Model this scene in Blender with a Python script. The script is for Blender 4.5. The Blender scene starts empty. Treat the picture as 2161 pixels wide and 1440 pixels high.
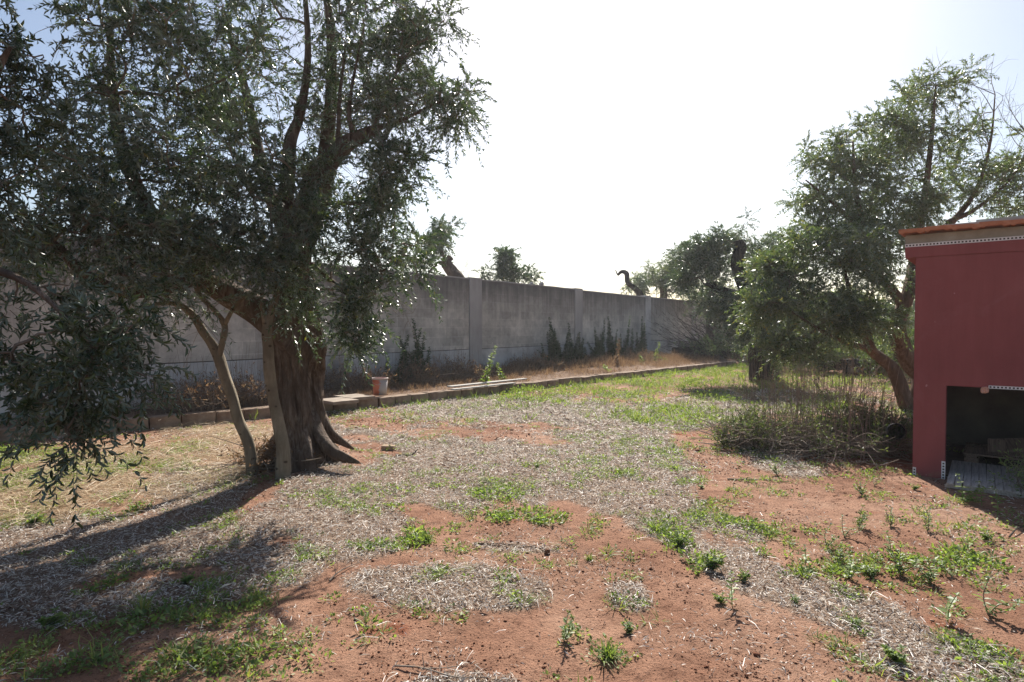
import bpy, bmesh, math, random
import numpy as np
from mathutils import Vector, Matrix

# ------------------------------------------------------------------ camera, sky, sun, exposure
F = 1262.0; CX = 1080.5; CY = 720.0; PITCH = math.atan(30.0 / F); CAMZ = 1.6
scene = bpy.context.scene
cam_d = bpy.data.cameras.new("camera"); cam = bpy.data.objects.new("camera", cam_d)
scene.collection.objects.link(cam); scene.camera = cam
cam_d.sensor_width = 36.0; cam_d.lens = 36.0 * F / 2161.0
cam_d.clip_start = 0.05; cam_d.clip_end = 3000
cam.location = (0, 0, CAMZ); cam.rotation_euler = (math.pi / 2 - PITCH, 0, 0)

SUN_AZ = math.radians(11.0)      # to the right of straight ahead (+Y)
SUN_EL = math.radians(40.0)
world = bpy.data.worlds.new("World"); scene.world = world; world.use_nodes = True
wn = world.node_tree; wn.nodes.clear()
out = wn.nodes.new("ShaderNodeOutputWorld"); bg = wn.nodes.new("ShaderNodeBackground")
sky = wn.nodes.new("ShaderNodeTexSky"); sky.sky_type = 'NISHITA'; sky.sun_disc = False
sky.sun_elevation = SUN_EL; sky.sun_rotation = SUN_AZ
sky.air_density = 1.0; sky.dust_density = 1.5; sky.ozone_density = 1.0; sky.altitude = 0
bg.inputs[1].default_value = 0.061
wn.links.new(sky.outputs[0], bg.inputs[0]); wn.links.new(bg.outputs[0], out.inputs[0])
sun_d = bpy.data.lights.new("sun", 'SUN'); sun = bpy.data.objects.new("sun", sun_d)
scene.collection.objects.link(sun)
sun_d.energy = 4.6; sun_d.angle = math.radians(0.5); sun_d.color = (1.0, 0.94, 0.85)
sdir = Vector((math.sin(SUN_AZ) * math.cos(SUN_EL), math.cos(SUN_AZ) * math.cos(SUN_EL), math.sin(SUN_EL)))
sun.rotation_euler = (-sdir).to_track_quat('-Z', 'Y').to_euler()
sun.location = (0, 0, 20)
scene.view_settings.view_transform = 'Standard'; scene.view_settings.look = 'None'
scene.view_settings.exposure = 1.12; scene.view_settings.gamma = 1.0
scene.view_settings.use_curve_mapping = False
scene.cycles.max_bounces = 8; scene.cycles.transparent_max_bounces = 8
scene.cycles.diffuse_bounces = 4
HAZE = 0.0008

# ------------------------------------------------------------------ pixel helpers (measuring the photo)
CP, SP = math.cos(PITCH), math.sin(PITCH)
def P(px, py, Y):
    dx = (px - CX) / F; dy = (py - CY) / F
    dY = CP - dy * SP; dZ = -SP - dy * CP
    s = Y / dY
    return np.array((dx * s, Y, CAMZ + dZ * s))
def G(px, py, h=0.0):
    dx = (px - CX) / F; dy = (py - CY) / F
    dY = CP - dy * SP; dZ = -SP - dy * CP
    s = (h - CAMZ) / dZ
    return np.array((dx * s, dY * s, h))
def topix(x, y, z=0.0):
    a = y * CP - (z - CAMZ) * SP; b = y * SP + (z - CAMZ) * CP
    a = np.maximum(a, 0.05)
    return CX + F * x / a, CY - F * b / a

# ------------------------------------------------------------------ noise
def _hash(ix, iy, seed):
    h = (ix.astype(np.int64) * 374761393 + iy.astype(np.int64) * 668265263 + seed * 69069) & 0xffffffff
    h = ((h ^ (h >> 13)) * 1274126177) & 0xffffffff
    h = (h ^ (h >> 16)) & 0xffffffff
    return h / 4294967295.0
def vnoise(x, y, seed=0):
    ix = np.floor(x); iy = np.floor(y); fx = x - ix; fy = y - iy
    fx = fx * fx * (3 - 2 * fx); fy = fy * fy * (3 - 2 * fy)
    a = _hash(ix, iy, seed); b = _hash(ix + 1, iy, seed); c = _hash(ix, iy + 1, seed); d = _hash(ix + 1, iy + 1, seed)
    return (a * (1 - fx) + b * fx) * (1 - fy) + (c * (1 - fx) + d * fx) * fy
def fbm(x, y, seed=0, o=4):
    x = np.asarray(x, float); y = np.asarray(y, float)
    s = 0; a = 0.5; t = 0
    for k in range(o):
        s = s + a * vnoise(x * 2 ** k + 17.3 * k, y * 2 ** k + 9.1 * k, seed + k); t += a; a *= 0.5
    return s / t

# ------------------------------------------------------------------ kerb line and ground height
KERB = np.array([(-14, 2.5), (-9.2, 6.6), (-7.0, 8.25), (-5.6, 9.45), (-4.2, 10.7), (-2.6, 12.0), (-0.2, 14.6), (2.2, 17.2), (4.6, 19.8), (7.0, 22.4), (9.5, 25.0)])
def kerb_side(x, y):
    x = np.asarray(x, float); y = np.asarray(y, float)
    best = np.full(x.shape, 1e9); sd = np.zeros(x.shape)
    for a, b in zip(KERB[:-1], KERB[1:]):
        d = b - a; L = np.hypot(*d); u = d / L
        rx, ry = x - a[0], y - a[1]
        t = np.clip(rx * u[0] + ry * u[1], 0, L)
        dist = np.hypot(rx - t * u[0], ry - t * u[1])
        side = np.where(u[0] * ry - u[1] * rx > 0, 1.0, -1.0)
        m = dist < best
        best = np.where(m, dist, best); sd = np.where(m, dist * side, sd)
    return sd        # >0 behind the kerb
def smooth(e0, e1, x):
    t = np.clip((x - e0) / (e1 - e0), 0, 1); return t * t * (3 - 2 * t)
def H(x, y, fine=True):
    x = np.asarray(x, float); y = np.asarray(y, float)
    h = 0.05 * (fbm(x * 0.45, y * 0.45, 3, 3) - 0.5)
    if fine:
        h = h + 0.022 * (fbm(x * 3.1, y * 3.1, 11, 3) - 0.5)
        h = h + 0.012 * (fbm(x * 14, y * 14, 21, 2) - 0.5)
    h = h * smooth(60, 25, np.hypot(x, y))
    sd = kerb_side(x, y)
    bed = smooth(0.0, 0.10, sd) * smooth(32, 24, y)
    h = h + bed * (0.15 + 0.05 * smooth(0.3, 2.5, sd))
    d2 = (x + 2.3) ** 2 + (y - 6.65) ** 2
    h = h + 0.07 * np.exp(-d2 / 0.5)
    return h
def Hs(x, y): return float(H(np.array([x]), np.array([y]))[0])

# ------------------------------------------------------------------ ground cover maps
def ell(px, py, L):
    m = np.zeros(np.shape(px))
    for e in L:
        cx, cy, rx, ry = e[:4]; a = math.radians(e[4]) if len(e) > 4 else 0; amp = e[5] if len(e) > 5 else 1
        dx, dy = px - cx, py - cy
        u = (dx * math.cos(a) + dy * math.sin(a)) / rx; v = (-dx * math.sin(a) + dy * math.cos(a)) / ry
        m = np.maximum(m, amp * np.clip(1.45 - (u * u + v * v), 0, 1))
    return m
LIT = [(700, 1090, 190, 95, 0), (960, 975, 300, 62, 3), (1170, 930, 220, 40, 2), (1220, 1030, 190, 55, 8), (1100, 868, 260, 26, 0, .8),
       (1340, 955, 150, 70, 30), (1440, 880, 170, 22, 0), (1400, 1080, 130, 55, 25), (1500, 1140, 120, 55, 30), (1600, 1205, 130, 50, 28), (1740, 1275, 150, 48, 22),
       (1900, 1340, 150, 48, 25), (2040, 1410, 200, 55, 15), (1930, 1400, 120, 40, 10), (945, 1237, 215, 44, 2), (1335, 1255, 48, 32, 0), (250, 1190, 330, 105, 0), (520, 1170, 160, 70, 0),
       (80, 1280, 180, 60, 0, .7), (970, 1432, 130, 20, 0, .7), (1640, 975, 80, 30, 20), (1680, 1000, 70, 16, 5, .6), (1110, 1160, 90, 12, 4, .9), (850, 1010, 220, 80, 0),
       (780, 900, 130, 22, 0, .6), (430, 1040, 120, 60, 0, .7), (1630, 845, 160, 16, 0, .6)]
HOLE = [(1040, 922, 190, 14, 3), (880, 1086, 65, 20, 0), (1215, 1075, 45, 16, 0), (600, 1140, 40, 12, 0), (430, 1215, 70, 28, 0), (770, 955, 90, 26, 0), (830, 1300, 40, 18, 0),
        (250, 1230, 120, 22, -8), (1110, 905, 110, 12, 0), (780, 895, 90, 12, 0), (560, 1035, 90, 22, -20, .7)]
STR = [(250, 1000, 340, 62, -8), (60, 1060, 170, 50, -6), (430, 935, 170, 32, -8), (450, 985, 110, 50, 0)]
GRN = [(40, 990, 160, 48, 0, 1.3), (200, 985, 130, 26, 0, 1.1), (905, 1128, 70, 26, -6), (800, 1150, 70, 16, 0, .8), (1060, 1040, 70, 22, 0, .8), (1055, 1085, 45, 16, 0, .9), (1140, 1095, 45, 22, 0),
       (1180, 1000, 120, 22, 0, .5), (1430, 1130, 60, 30, 10), (1490, 1190, 55, 20, 0), (1570, 1120, 80, 22, 28), (1640, 1150, 50, 24, 20), (1370, 945, 90, 34, 12, .8), (1290, 925, 90, 20, 0, .7),
       (1420, 880, 130, 26, 0, .8), (1690, 1205, 45, 18, 0, .9), (1930, 1190, 110, 24, 4, .9), (1790, 1205, 60, 18, 0, .8), (2010, 1170, 60, 20, 0, .8), (2080, 1375, 100, 26, 20, .9),
       (1490, 1085, 45, 20, 30, .8), (640, 1180, 60, 22, 0, .8), (480, 1270, 80, 24, -10, .7), (330, 1310, 120, 26, -8, .65), (250, 1235, 90, 16, -12, .8), (150, 1330, 90, 16, -10, .6),
       (440, 1385, 120, 26, -6, .7), (1190, 1340, 45, 26, 0, .7), (1280, 1380, 55, 22, 0, .8), (1440, 1000, 60, 16, 20, .7), (1620, 1030, 70, 16, 0, .5), (1810, 1015, 120, 14, 0, .4),
       (330, 1200, 90, 18, -20, .6), (700, 1060, 60, 14, 0, .6), (970, 1060, 50, 14, 0, .7), (380, 940, 60, 16, 0, .7), (390, 990, 60, 18, 0, .6), (640, 1130, 60, 12, 0, .5),
       (1530, 940, 90, 20, 10, .6), (1290, 990, 90, 18, 12, .6), (900, 1000, 200, 14, 0, .4), (760, 1040, 120, 14, 0, .5), (50, 1100, 60, 14, 0, .6), (200, 1090, 70, 14, 0, .5)]
def maps(x, y):
    px, py = topix(x, y, 0.0)
    w = 26 * (fbm(x * 2.2, y * 2.2, 51, 3) - .5) * 2
    w2 = 26 * (fbm(x * 2.2 + 31, y * 2.2, 53, 3) - .5) * 2
    qx, qy = px + w * 1.6, py + w2 * .7
    n1 = fbm(x * 2.6, y * 2.6, 61, 4); n2 = fbm(x * 1.7, y * 1.7, 71, 4); n3 = fbm(x * 5.5, y * 5.5, 81, 3)
    sd = kerb_side(x, y)
    front = smooth(0.0, -0.15, sd)
    lit = ell(qx, qy, LIT) * (1 - ell(qx, qy, HOLE))
    lit = np.clip(smooth(.12, .55, lit) * smooth(.26, .42, n1 + .22 * lit), 0, 1)
    back = smooth(905, 850, py) * smooth(640, 730, px) * smooth(2400, 1700, px) * front
    lit = np.maximum(lit, back * .75 * smooth(.42, .56, n2))
    lit = np.maximum(lit, (.02 + .15 * smooth(.46, .64, n1)) * front * smooth(30, 12, y))
    st = ell(qx, qy, STR) * smooth(.25, .5, n2 + .1)
    gr = ell(qx, qy, GRN) * smooth(.36, .52, n3 * .55 + n1 * .45)
    gb = smooth(885, 830, py) * smooth(660, 740, px) * smooth(1760, 1600, px) * front
    gb2 = gb * smooth(.44, .56, .45 * n2 + .55 * n3 + .10 * smooth(860, 800, py))
    gr = np.maximum(gr, gb2)
    gr = np.maximum(gr, smooth(900, 830, py) * smooth(1600, 1700, px) * .7 * smooth(.42, .55, n2))
    gr = np.maximum(gr, .38 * smooth(.50, .62, n3) * smooth(.42, .56, n2))
    gr = gr * np.clip(front, .0, 1)
    return lit * front, st * np.clip(front + .0, 0, 1), gr, sd

# ------------------------------------------------------------------ object helpers
COL = scene.collection
def tag(o, label=None, cat=None, group=None, kind=None):
    if label: o["label"] = label
    if cat: o["category"] = cat
    if group: o["group"] = group
    if kind: o["kind"] = kind
    return o
def empty(name, loc, rz=0.0):
    o = bpy.data.objects.new(name, None); o.empty_display_size = .1
    o.location = tuple(float(v) for v in loc); o.rotation_euler = (0, 0, rz); COL.objects.link(o); return o
def np_mesh(name, parts, mats, parent=None, smooth_=False, origin=None):
    """parts: list of (verts Nx3, faces Mxk, mat index)"""
    vs = []; loops = []; starts = []; tots = []; mi = []; off = 0; lo = 0
    for v, f, m in parts:
        v = np.asarray(v, float); f = np.asarray(f, np.int64)
        if len(f) == 0: continue
        k = f.shape[1]
        vs.append(v); loops.append((f + off).ravel())
        starts.append(lo + np.arange(len(f)) * k); tots.append(np.full(len(f), k)); mi.append(np.full(len(f), m))
        off += len(v); lo += len(f) * k
    V = np.concatenate(vs)
    if origin is not None: V = V - np.asarray(origin)
    Lp = np.concatenate(loops); S = np.concatenate(starts); T = np.concatenate(tots); M = np.concatenate(mi)
    me = bpy.data.meshes.new(name)
    me.vertices.add(len(V)); me.vertices.foreach_set("co", V.astype(np.float32).ravel())
    me.loops.add(len(Lp)); me.loops.foreach_set("vertex_index", Lp.astype(np.int32))
    me.polygons.add(len(S)); me.polygons.foreach_set("loop_start", S.astype(np.int32))
    me.polygons.foreach_set("material_index", M.astype(np.int32))
    if smooth_: me.polygons.foreach_set("use_smooth", np.ones(len(S), bool))
    me.update(calc_edges=True)
    for m in (mats if isinstance(mats, (list, tuple)) else [mats]): me.materials.append(m)
    o = bpy.data.objects.new(name, me); COL.objects.link(o)
    if parent is not None: o.parent = parent
    elif origin is not None: o.location = tuple(float(a) for a in origin)
    return o
def boxes(name, L, mat, parent=None, bevel=0.004, rot=None, jitter=0.0, rng=None, sub=0):
    """L: list of (cx,cy,cz,sx,sy,sz[,rz[,rx[,ry]]]) full sizes -> ONE mesh"""
    bm = bmesh.new()
    for b in L:
        cx, cy, cz, sx, sy, sz = b[:6]; r = b[6:] + (0,) * (3 - len(b[6:]))
        M = Matrix.Translation((cx, cy, cz)) @ Matrix.Rotation(r[0], 4, 'Z') @ Matrix.Rotation(r[1], 4, 'X') @ Matrix.Rotation(r[2], 4, 'Y') @ Matrix.Diagonal((sx, sy, sz, 1))
        res = bmesh.ops.create_cube(bm, size=1.0, matrix=M)
    if sub: bmesh.ops.subdivide_edges(bm, edges=bm.edges[:], cuts=sub, use_grid_fill=True)
    if bevel: bmesh.ops.bevel(bm, geom=bm.edges[:] if not sub else [e for e in bm.edges if e.calc_face_angle(0) > .5], offset=bevel, segments=2, affect='EDGES', profile=.6)
    if jitter:
        for v in bm.verts: v.co += Vector((rng.uniform(-1, 1), rng.uniform(-1, 1), rng.uniform(-1, 1))) * jitter
    me = bpy.data.meshes.new(name); bm.to_mesh(me); bm.free(); me.materials.append(mat)
    o = bpy.data.objects.new(name, me); COL.objects.link(o)
    if parent: o.parent = parent
    return o
def prism(name, poly, d0, d1, mat, parent=None, bevel=0.0):
    """poly in (x,z), extruded along y from d0 to d1"""
    bm = bmesh.new()
    a = [bm.verts.new((x, d0, z)) for x, z in poly]; b = [bm.verts.new((x, d1, z)) for x, z in poly]
    bm.faces.new(a); bm.faces.new(b[::-1]); n = len(poly)
    for i in range(n): bm.faces.new((a[i], b[i], b[(i + 1) % n], a[(i + 1) % n]))
    bmesh.ops.recalc_face_normals(bm, faces=bm.faces[:])
    if bevel: bmesh.ops.bevel(bm, geom=bm.edges[:], offset=bevel, segments=2, affect='EDGES')
    me = bpy.data.meshes.new(name); bm.to_mesh(me); bm.free(); me.materials.append(mat)
    o = bpy.data.objects.new(name, me); COL.objects.link(o)
    if parent: o.parent = parent
    return o

def norm(v): return v / np.maximum(np.linalg.norm(v, axis=-1, keepdims=True), 1e-9)
def perp(v, rng):
    r = rng.normal(size=v.shape); return norm(r - v * np.sum(r * v, -1, keepdims=True))
def thin_tubes(paths, radii, sides=3):
    """paths (N,K,3) radii (N,K) -> verts, quads"""
    N, K, _ = paths.shape
    d = norm(paths[:, -1] - paths[:, 0] + 1e-6)
    ref = np.where(np.abs(d[:, 2:3]) > .9, np.array([[1., 0, 0]]), np.array([[0, 0, 1.]]))
    u = norm(np.cross(d, ref)); w = np.cross(d, u)
    a = np.arange(sides) * 2 * np.pi / sides
    off = u[:, None, None, :] * np.cos(a)[None, None, :, None] + w[:, None, None, :] * np.sin(a)[None, None, :, None]
    V = paths[:, :, None, :] + off * radii[:, :, None, None]
    idx = np.arange(N * K * sides).reshape(N, K, sides)
    f = np.stack([idx[:, :-1, :], np.roll(idx[:, :-1, :], -1, 2), np.roll(idx[:, 1:, :], -1, 2), idx[:, 1:, :]], -1)
    return V.reshape(-1, 3), f.reshape(-1, 4)
def catmull(pts, n):
    pts = np.asarray(pts, float); pts = np.vstack([2 * pts[0] - pts[1], pts, 2 * pts[-1] - pts[-2]])
    m = len(pts) - 3; t = np.linspace(0, m - 1e-6, n); i = t.astype(int); f = (t - i)[:, None]
    p0, p1, p2, p3 = pts[i], pts[i + 1], pts[i + 2], pts[i + 3]
    return .5 * ((2 * p1) + (-p0 + p2) * f + (2 * p0 - 5 * p1 + 4 * p2 - p3) * f ** 2 + (-p0 + 3 * p1 - 3 * p2 + p3) * f ** 3)
def limb(pts, rad, rng, n=None, sides=20, lob=0.10, rough=0.05, cap=True, root=None, seed=0, twist=.8):
    """gnarled tube through pts; returns verts, quads"""
    pts = np.asarray(pts, float); rad = np.asarray(rad, float)
    L = np.sum(np.linalg.norm(np.diff(pts, axis=0), axis=1))
    n = n or int(max(8, L / 0.035))
    C = catmull(pts, n); R = catmull(np.c_[rad, rad, rad], n)[:, 0]
    T = norm(np.gradient(C, axis=0))
    u = np.zeros_like(C); ref = np.array([1., 0, 0]) if abs(T[0][0]) < .8 else np.array([0, 1., 0])
    u[0] = ref - T[0] * (ref @ T[0]); u[0] /= np.linalg.norm(u[0])
    for i in range(1, n):
        q = u[i - 1] - T[i] * (u[i - 1] @ T[i]); u[i] = q / np.linalg.norm(q)
    w = np.cross(T, u)
    th = np.arange(sides) * 2 * np.pi / sides
    s = np.linspace(0, L, n)
    TH, S = np.meshgrid(th, s)
    tt = TH + twist * S + rng.uniform(0, 6)
    r = 1 + lob * (np.sin(3 * tt + 1.3) * .6 + np.sin(5 * tt + S * 1.5) * .4 + np.sin(2 * tt + 2))
    cx = np.cos(TH) * 2.2; cy = np.sin(TH) * 2.2
    r += rough * 2 * (fbm(cx * 3 + S * .9 + seed, cy * 3 + S * 1.1, 5 + seed, 3) - .5)
    r += rough * 1.5 * (fbm(cx * .8 + S * 3 + seed, cy * .8 + S * 3.3, 9 + seed, 3) - .5)
    RR = R[:, None] * r
    if root is not None: RR = root(RR, TH, S)
    V = C[:, None, :] + (u[:, None, :] * np.cos(TH)[..., None] + w[:, None, :] * np.sin(TH)[..., None]) * RR[..., None]
    V = V.reshape(-1, 3)
    idx = np.arange(n * sides).reshape(n, sides)
    f = np.stack([idx[:-1], np.roll(idx[:-1], -1, 1), np.roll(idx[1:], -1, 1), idx[1:]], -1).reshape(-1, 4)
    if cap:
        V = np.vstack([V, C[-1] + T[-1] * R[-1] * .25]); c = len(V) - 1
        e = idx[-1]; f = np.vstack([f, np.stack([e, np.roll(e, -1), np.full(sides, c), np.full(sides, c)], -1)])
    return V, f
def fix_limb_parts(parts):
    """split degenerate quads into tris"""
    outp = []
    for V, f, m in parts:
        dg = f[:, 2] == f[:, 3]
        outp.append((V, f[~dg], m))
        if dg.any():
            outp.append((V, f[dg][:, :3], m))
    return outp

# leaf templates: (along, across, lift)
LEAF4 = (np.array([(0, 0, 0), (.45, .5, .10), (1, 0, 0), (.45, -.5, .10)]), np.array([(0, 2, 1), (0, 3, 2)]))
LEAF6 = (np.array([(0, 0, 0), (.28, .42, .12), (.68, .40, .10), (1, 0, -.12), (.68, -.40, .10), (.28, -.42, .12), (.5, 0, 0)]),
         np.array([(0, 6, 1), (1, 6, 2), (2, 6, 3), (3, 6, 4), (4, 6, 5), (5, 6, 0)]))
OVATE = (np.array([(0, 0, 0), (.22, .42, .08), (.5, .5, .10), (.8, .26, .02), (1, 0, -.12), (.8, -.26, .02), (.5, -.5, .10), (.22, -.42, .08), (.5, 0, -.02)]),
         np.array([(0, 8, 1), (1, 8, 2), (2, 8, 3), (3, 8, 4), (4, 8, 5), (5, 8, 6), (6, 8, 7), (7, 8, 0)]))
BLADE = (np.array([(0, .5, 0), (0, -.5, 0), (.5, .4, .09), (.5, -.4, .09), (1, 0, -.10)]), np.array([(0, 1, 3), (0, 3, 2), (2, 3, 4)]))
def leaves(base, axis, nrm, length, width, tmpl):
    T, F3 = tmpl; n = len(base)
    axis = norm(axis); side = norm(np.cross(nrm, axis)); nn = np.cross(axis, side)
    V = base[:, None, :] + axis[:, None, :] * (T[:, 0][None, :, None] * length[:, None, None]) \
        + side[:, None, :] * (T[:, 1][None, :, None] * width[:, None, None]) + nn[:, None, :] * (T[:, 2][None, :, None] * length[:, None, None])
    f = (np.arange(n) * len(T))[:, None, None] + F3[None]
    return V.reshape(-1, 3), f.reshape(-1, 3)

# ------------------------------------------------------------------ materials
def nmat(name):
    m = bpy.data.materials.new(name); m.use_nodes = True; nt = m.node_tree; nt.nodes.clear()
    o = nt.nodes.new("ShaderNodeOutputMaterial"); return m, nt, o
def N(nt, t, **kw):
    n = nt.nodes.new(t)
    for k, v in kw.items():
        if k in n.inputs.keys() if isinstance(k, str) else False: n.inputs[k].default_value = v
        else: setattr(n, k, v)
    return n
def ramp(nt, stops, fac=None, interp='LINEAR'):
    r = nt.nodes.new("ShaderNodeValToRGB"); r.color_ramp.interpolation = interp
    e = r.color_ramp.elements
    while len(e) < len(stops): e.new(.5)
    for i, (p, c) in enumerate(stops): e[i].position = p; e[i].color = (*c, 1) if len(c) == 3 else c
    if fac is not None: nt.links.new(fac, r.inputs[0])
    return r
def noise(nt, scale, detail=4, rough=.6, vec=None, dist=0):
    n = nt.nodes.new("ShaderNodeTexNoise"); n.inputs['Scale'].default_value = scale; n.inputs['Detail'].default_value = detail
    n.inputs['Roughness'].default_value = rough; n.inputs['Distortion'].default_value = dist
    if vec is not None: nt.links.new(vec, n.inputs['Vector'])
    return n
def mixc(nt, fac, a, b, mode='MIX'):
    m = nt.nodes.new("ShaderNodeMix"); m.data_type = 'RGBA'; m.blend_type = mode
    for i, s in ((0, fac), (6, a), (7, b)):
        if isinstance(s, (int, float)): m.inputs[i].default_value = s
        elif isinstance(s, tuple): m.inputs[i].default_value = (*s, 1)
        else: nt.links.new(s, m.inputs[i])
    return m.outputs[2]
def mapping(nt, src, scale=(1, 1, 1), rot=(0, 0, 0)):
    mp = nt.nodes.new("ShaderNodeMapping"); mp.inputs['Scale'].default_value = scale; mp.inputs['Rotation'].default_value = rot
    nt.links.new(src, mp.inputs['Vector']); return mp.outputs[0]
def bump(nt, h, strength=.5, dist=.01, prev=None):
    b = nt.nodes.new("ShaderNodeBump"); b.inputs['Strength'].default_value = strength; b.inputs['Distance'].default_value = dist
    nt.links.new(h, b.inputs['Height'])
    if prev is not None: nt.links.new(prev, b.inputs['Normal'])
    return b.outputs[0]
def pbsdf(nt, o, col, rough=.85, nrm=None, spec=.3):
    p = nt.nodes.new("ShaderNodeBsdfPrincipled")
    if isinstance(col, tuple): p.inputs['Base Color'].default_value = (*col, 1)
    else: nt.links.new(col, p.inputs['Base Color'])
    if isinstance(rough, float): p.inputs['Roughness'].default_value = rough
    else: nt.links.new(rough, p.inputs['Roughness'])
    p.inputs['Specular IOR Level'].default_value = spec
    if nrm is not None: nt.links.new(nrm, p.inputs['Normal'])
    nt.links.new(p.outputs[0], o.inputs[0]); return p
def leaf_mat(name, stops, under=None, rough=.38, trans=.35, spec=.5, tcol=None, vary=0):
    m, nt, o = nmat(name)
    g = nt.nodes.new("ShaderNodeNewGeometry")
    r = ramp(nt, stops, g.outputs['Random Per Island'])
    col = r.outputs[0]
    if vary:
        tcx = nt.nodes.new("ShaderNodeTexCoord"); nz_ = noise(nt, vary, 3, .55, tcx.outputs['Object'])
        col = mixc(nt, 1.0, col, ramp(nt, [(.34, (.62, .72, .70)), (.5, (1, 1, 1)), (.68, (1.55, 1.35, 1.25))], nz_.outputs[0]).outputs[0], 'MULTIPLY')
    if under: col = mixc(nt, g.outputs['Backfacing'], col, under)
    p = nt.nodes.new("ShaderNodeBsdfPrincipled"); nt.links.new(col, p.inputs['Base Color'])
    p.inputs['Roughness'].default_value = rough; p.inputs['Specular IOR Level'].default_value = spec
    t = nt.nodes.new("ShaderNodeBsdfTranslucent")
    tc = mixc(nt, 1.0, r.outputs[0], tcol or (1.6, 1.9, .7), 'MULTIPLY'); nt.links.new(tc, t.inputs[0])
    mx = nt.nodes.new("ShaderNodeMixShader"); mx.inputs[0].default_value = trans
    nt.links.new(p.outputs[0], mx.inputs[1]); nt.links.new(t.outputs[0], mx.inputs[2]); nt.links.new(mx.outputs[0], o.inputs[0])
    return m
def bark_mat(name, c0, c1, c2, vscale=(9, 9, 1.6), bstr=.9):
    m, nt, o = nmat(name); tc = nt.nodes.new("ShaderNodeTexCoord")
    v = mapping(nt, tc.outputs['Object'], vscale)
    a = noise(nt, 2.2, 8, .68, v, .6); b = noise(nt, 2.5, 4, .6, tc.outputs['Object'])
    c = ramp(nt, [(.30, c0), (.48, c1), (.70, c2)], a.outputs[0])
    c2_ = mixc(nt, ramp(nt, [(.42, (0, 0, 0)), (.62, (1, 1, 1))], b.outputs[0]).outputs[0], c.outputs[0], tuple(x * .7 for x in c1))
    fine = noise(nt, 60, 4, .6, tc.outputs['Object'])
    n = bump(nt, a.outputs[0], bstr, .03); n = bump(nt, fine.outputs[0], .35, .006, n)
    pbsdf(nt, o, c2_, .92, n, .15); return m
def knots(mat):
    nt = mat.node_tree; p = [n for n in nt.nodes if n.type == 'BSDF_PRINCIPLED'][0]; src = p.inputs['Base Color'].links[0].from_socket
    tc = nt.nodes.new("ShaderNodeTexCoord"); vo = nt.nodes.new("ShaderNodeTexVoronoi"); vo.inputs['Scale'].default_value = 7.5; nt.links.new(mapping(nt, tc.outputs['Object'], (1, 1, 1.5)), vo.inputs['Vector'])
    c = mixc(nt, ramp(nt, [(.10, (.85, .85, .85)), (.20, (0, 0, 0))], vo.outputs['Distance']).outputs[0], src, (.045, .032, .024)); nt.links.new(c, p.inputs['Base Color'])
def simple(name, stops, scale=8., rough=.85, bs=.4, bd=.004, detail=5, spec=.25, vs=None, island=False):
    m, nt, o = nmat(name)
    if island:
        g = nt.nodes.new("ShaderNodeNewGeometry"); r = ramp(nt, stops, g.outputs['Random Per Island'])
        pbsdf(nt, o, r.outputs[0], rough, None, spec); return m
    tc = nt.nodes.new("ShaderNodeTexCoord"); v = tc.outputs['Object']
    if vs: v = mapping(nt, v, vs)
    a = noise(nt, scale, detail, .62, v); r = ramp(nt, stops, a.outputs[0])
    f = noise(nt, scale * 6, 3, .6, v)
    pbsdf(nt, o, r.outputs[0], rough, bump(nt, f.outputs[0], bs, bd), spec); return m

M_OLIVE = leaf_mat("olive_leaf", [(0, (.030, .055, .030)), (.45, (.050, .085, .048)), (.8, (.085, .12, .068)), (.97, (.15, .18, .08)), (1, (.30, .26, .07))], under=(.22, .26, .21), rough=.30, trans=.20, vary=1.7)
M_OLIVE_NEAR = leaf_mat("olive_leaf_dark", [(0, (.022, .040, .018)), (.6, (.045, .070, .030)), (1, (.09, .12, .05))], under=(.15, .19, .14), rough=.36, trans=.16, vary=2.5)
M_OLIVE_R = leaf_mat("olive_leaf_fresh", [(0, (.050, .075, .038)), (.45, (.090, .125, .060)), (.85, (.15, .18, .085)), (1, (.28, .22, .10))], under=(.26, .29, .21), rough=.32, trans=.30, vary=1.3)
M_DRYLEAF = leaf_mat("dry_brown_leaf", [(0, (.10, .055, .03)), (.5, (.18, .10, .05)), (1, (.30, .20, .10))], rough=.7, trans=.2, spec=.2, tcol=(1.2, 1.1, .8))
M_WEED = leaf_mat("weed_leaf", [(0, (.11, .165, .060)), (.5, (.18, .245, .095)), (1, (.27, .33, .15))], rough=.5, trans=.42, spec=.35, tcol=(1.5, 1.6, .5), vary=2.2)
M_GRASS = leaf_mat("grass_leaf", [(0, (.12, .175, .060)), (.5, (.18, .245, .090)), (.85, (.26, .30, .13)), (1, (.32, .28, .12))], rough=.55, trans=.40, spec=.3, tcol=(1.5, 1.6, .5))
M_FLEABANE = leaf_mat("fleabane_leaf", [(0, (.030, .060, .028)), (.6, (.050, .090, .040)), (1, (.08, .12, .05))], rough=.6, trans=.2, spec=.25)
M_DRYGRASS = leaf_mat("dry_grass_blade", [(0, (.11, .070, .048)), (.4, (.21, .14, .095)), (.8, (.34, .25, .165)), (1, (.48, .39, .27))], rough=.8, trans=.3, spec=.15, tcol=(1.3, 1.1, .8))
M_TWIG = simple("twig_bark", [(.3, (.13, .10, .075)), (.7, (.26, .21, .16))], 6, .9)
M_TWIGDRY = simple("dry_twig_bark", [(.3, (.16, .125, .10)), (.7, (.34, .28, .22))], 5, .9)
M_FLOWER = simple("pale_flower", [(.3, (.65, .65, .60)), (.7, (.8, .8, .75))], 9, .7)
M_BARK = bark_mat("old_olive_bark", (.045, .031, .024), (.16, .12, .094), (.34, .28, .23), (11, 11, 1.4), 1.3)
M_BARK_YOUNG = bark_mat("young_olive_bark", (.13, .105, .075), (.22, .185, .135), (.31, .265, .20), (5, 5, 1.5), .35)
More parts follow.
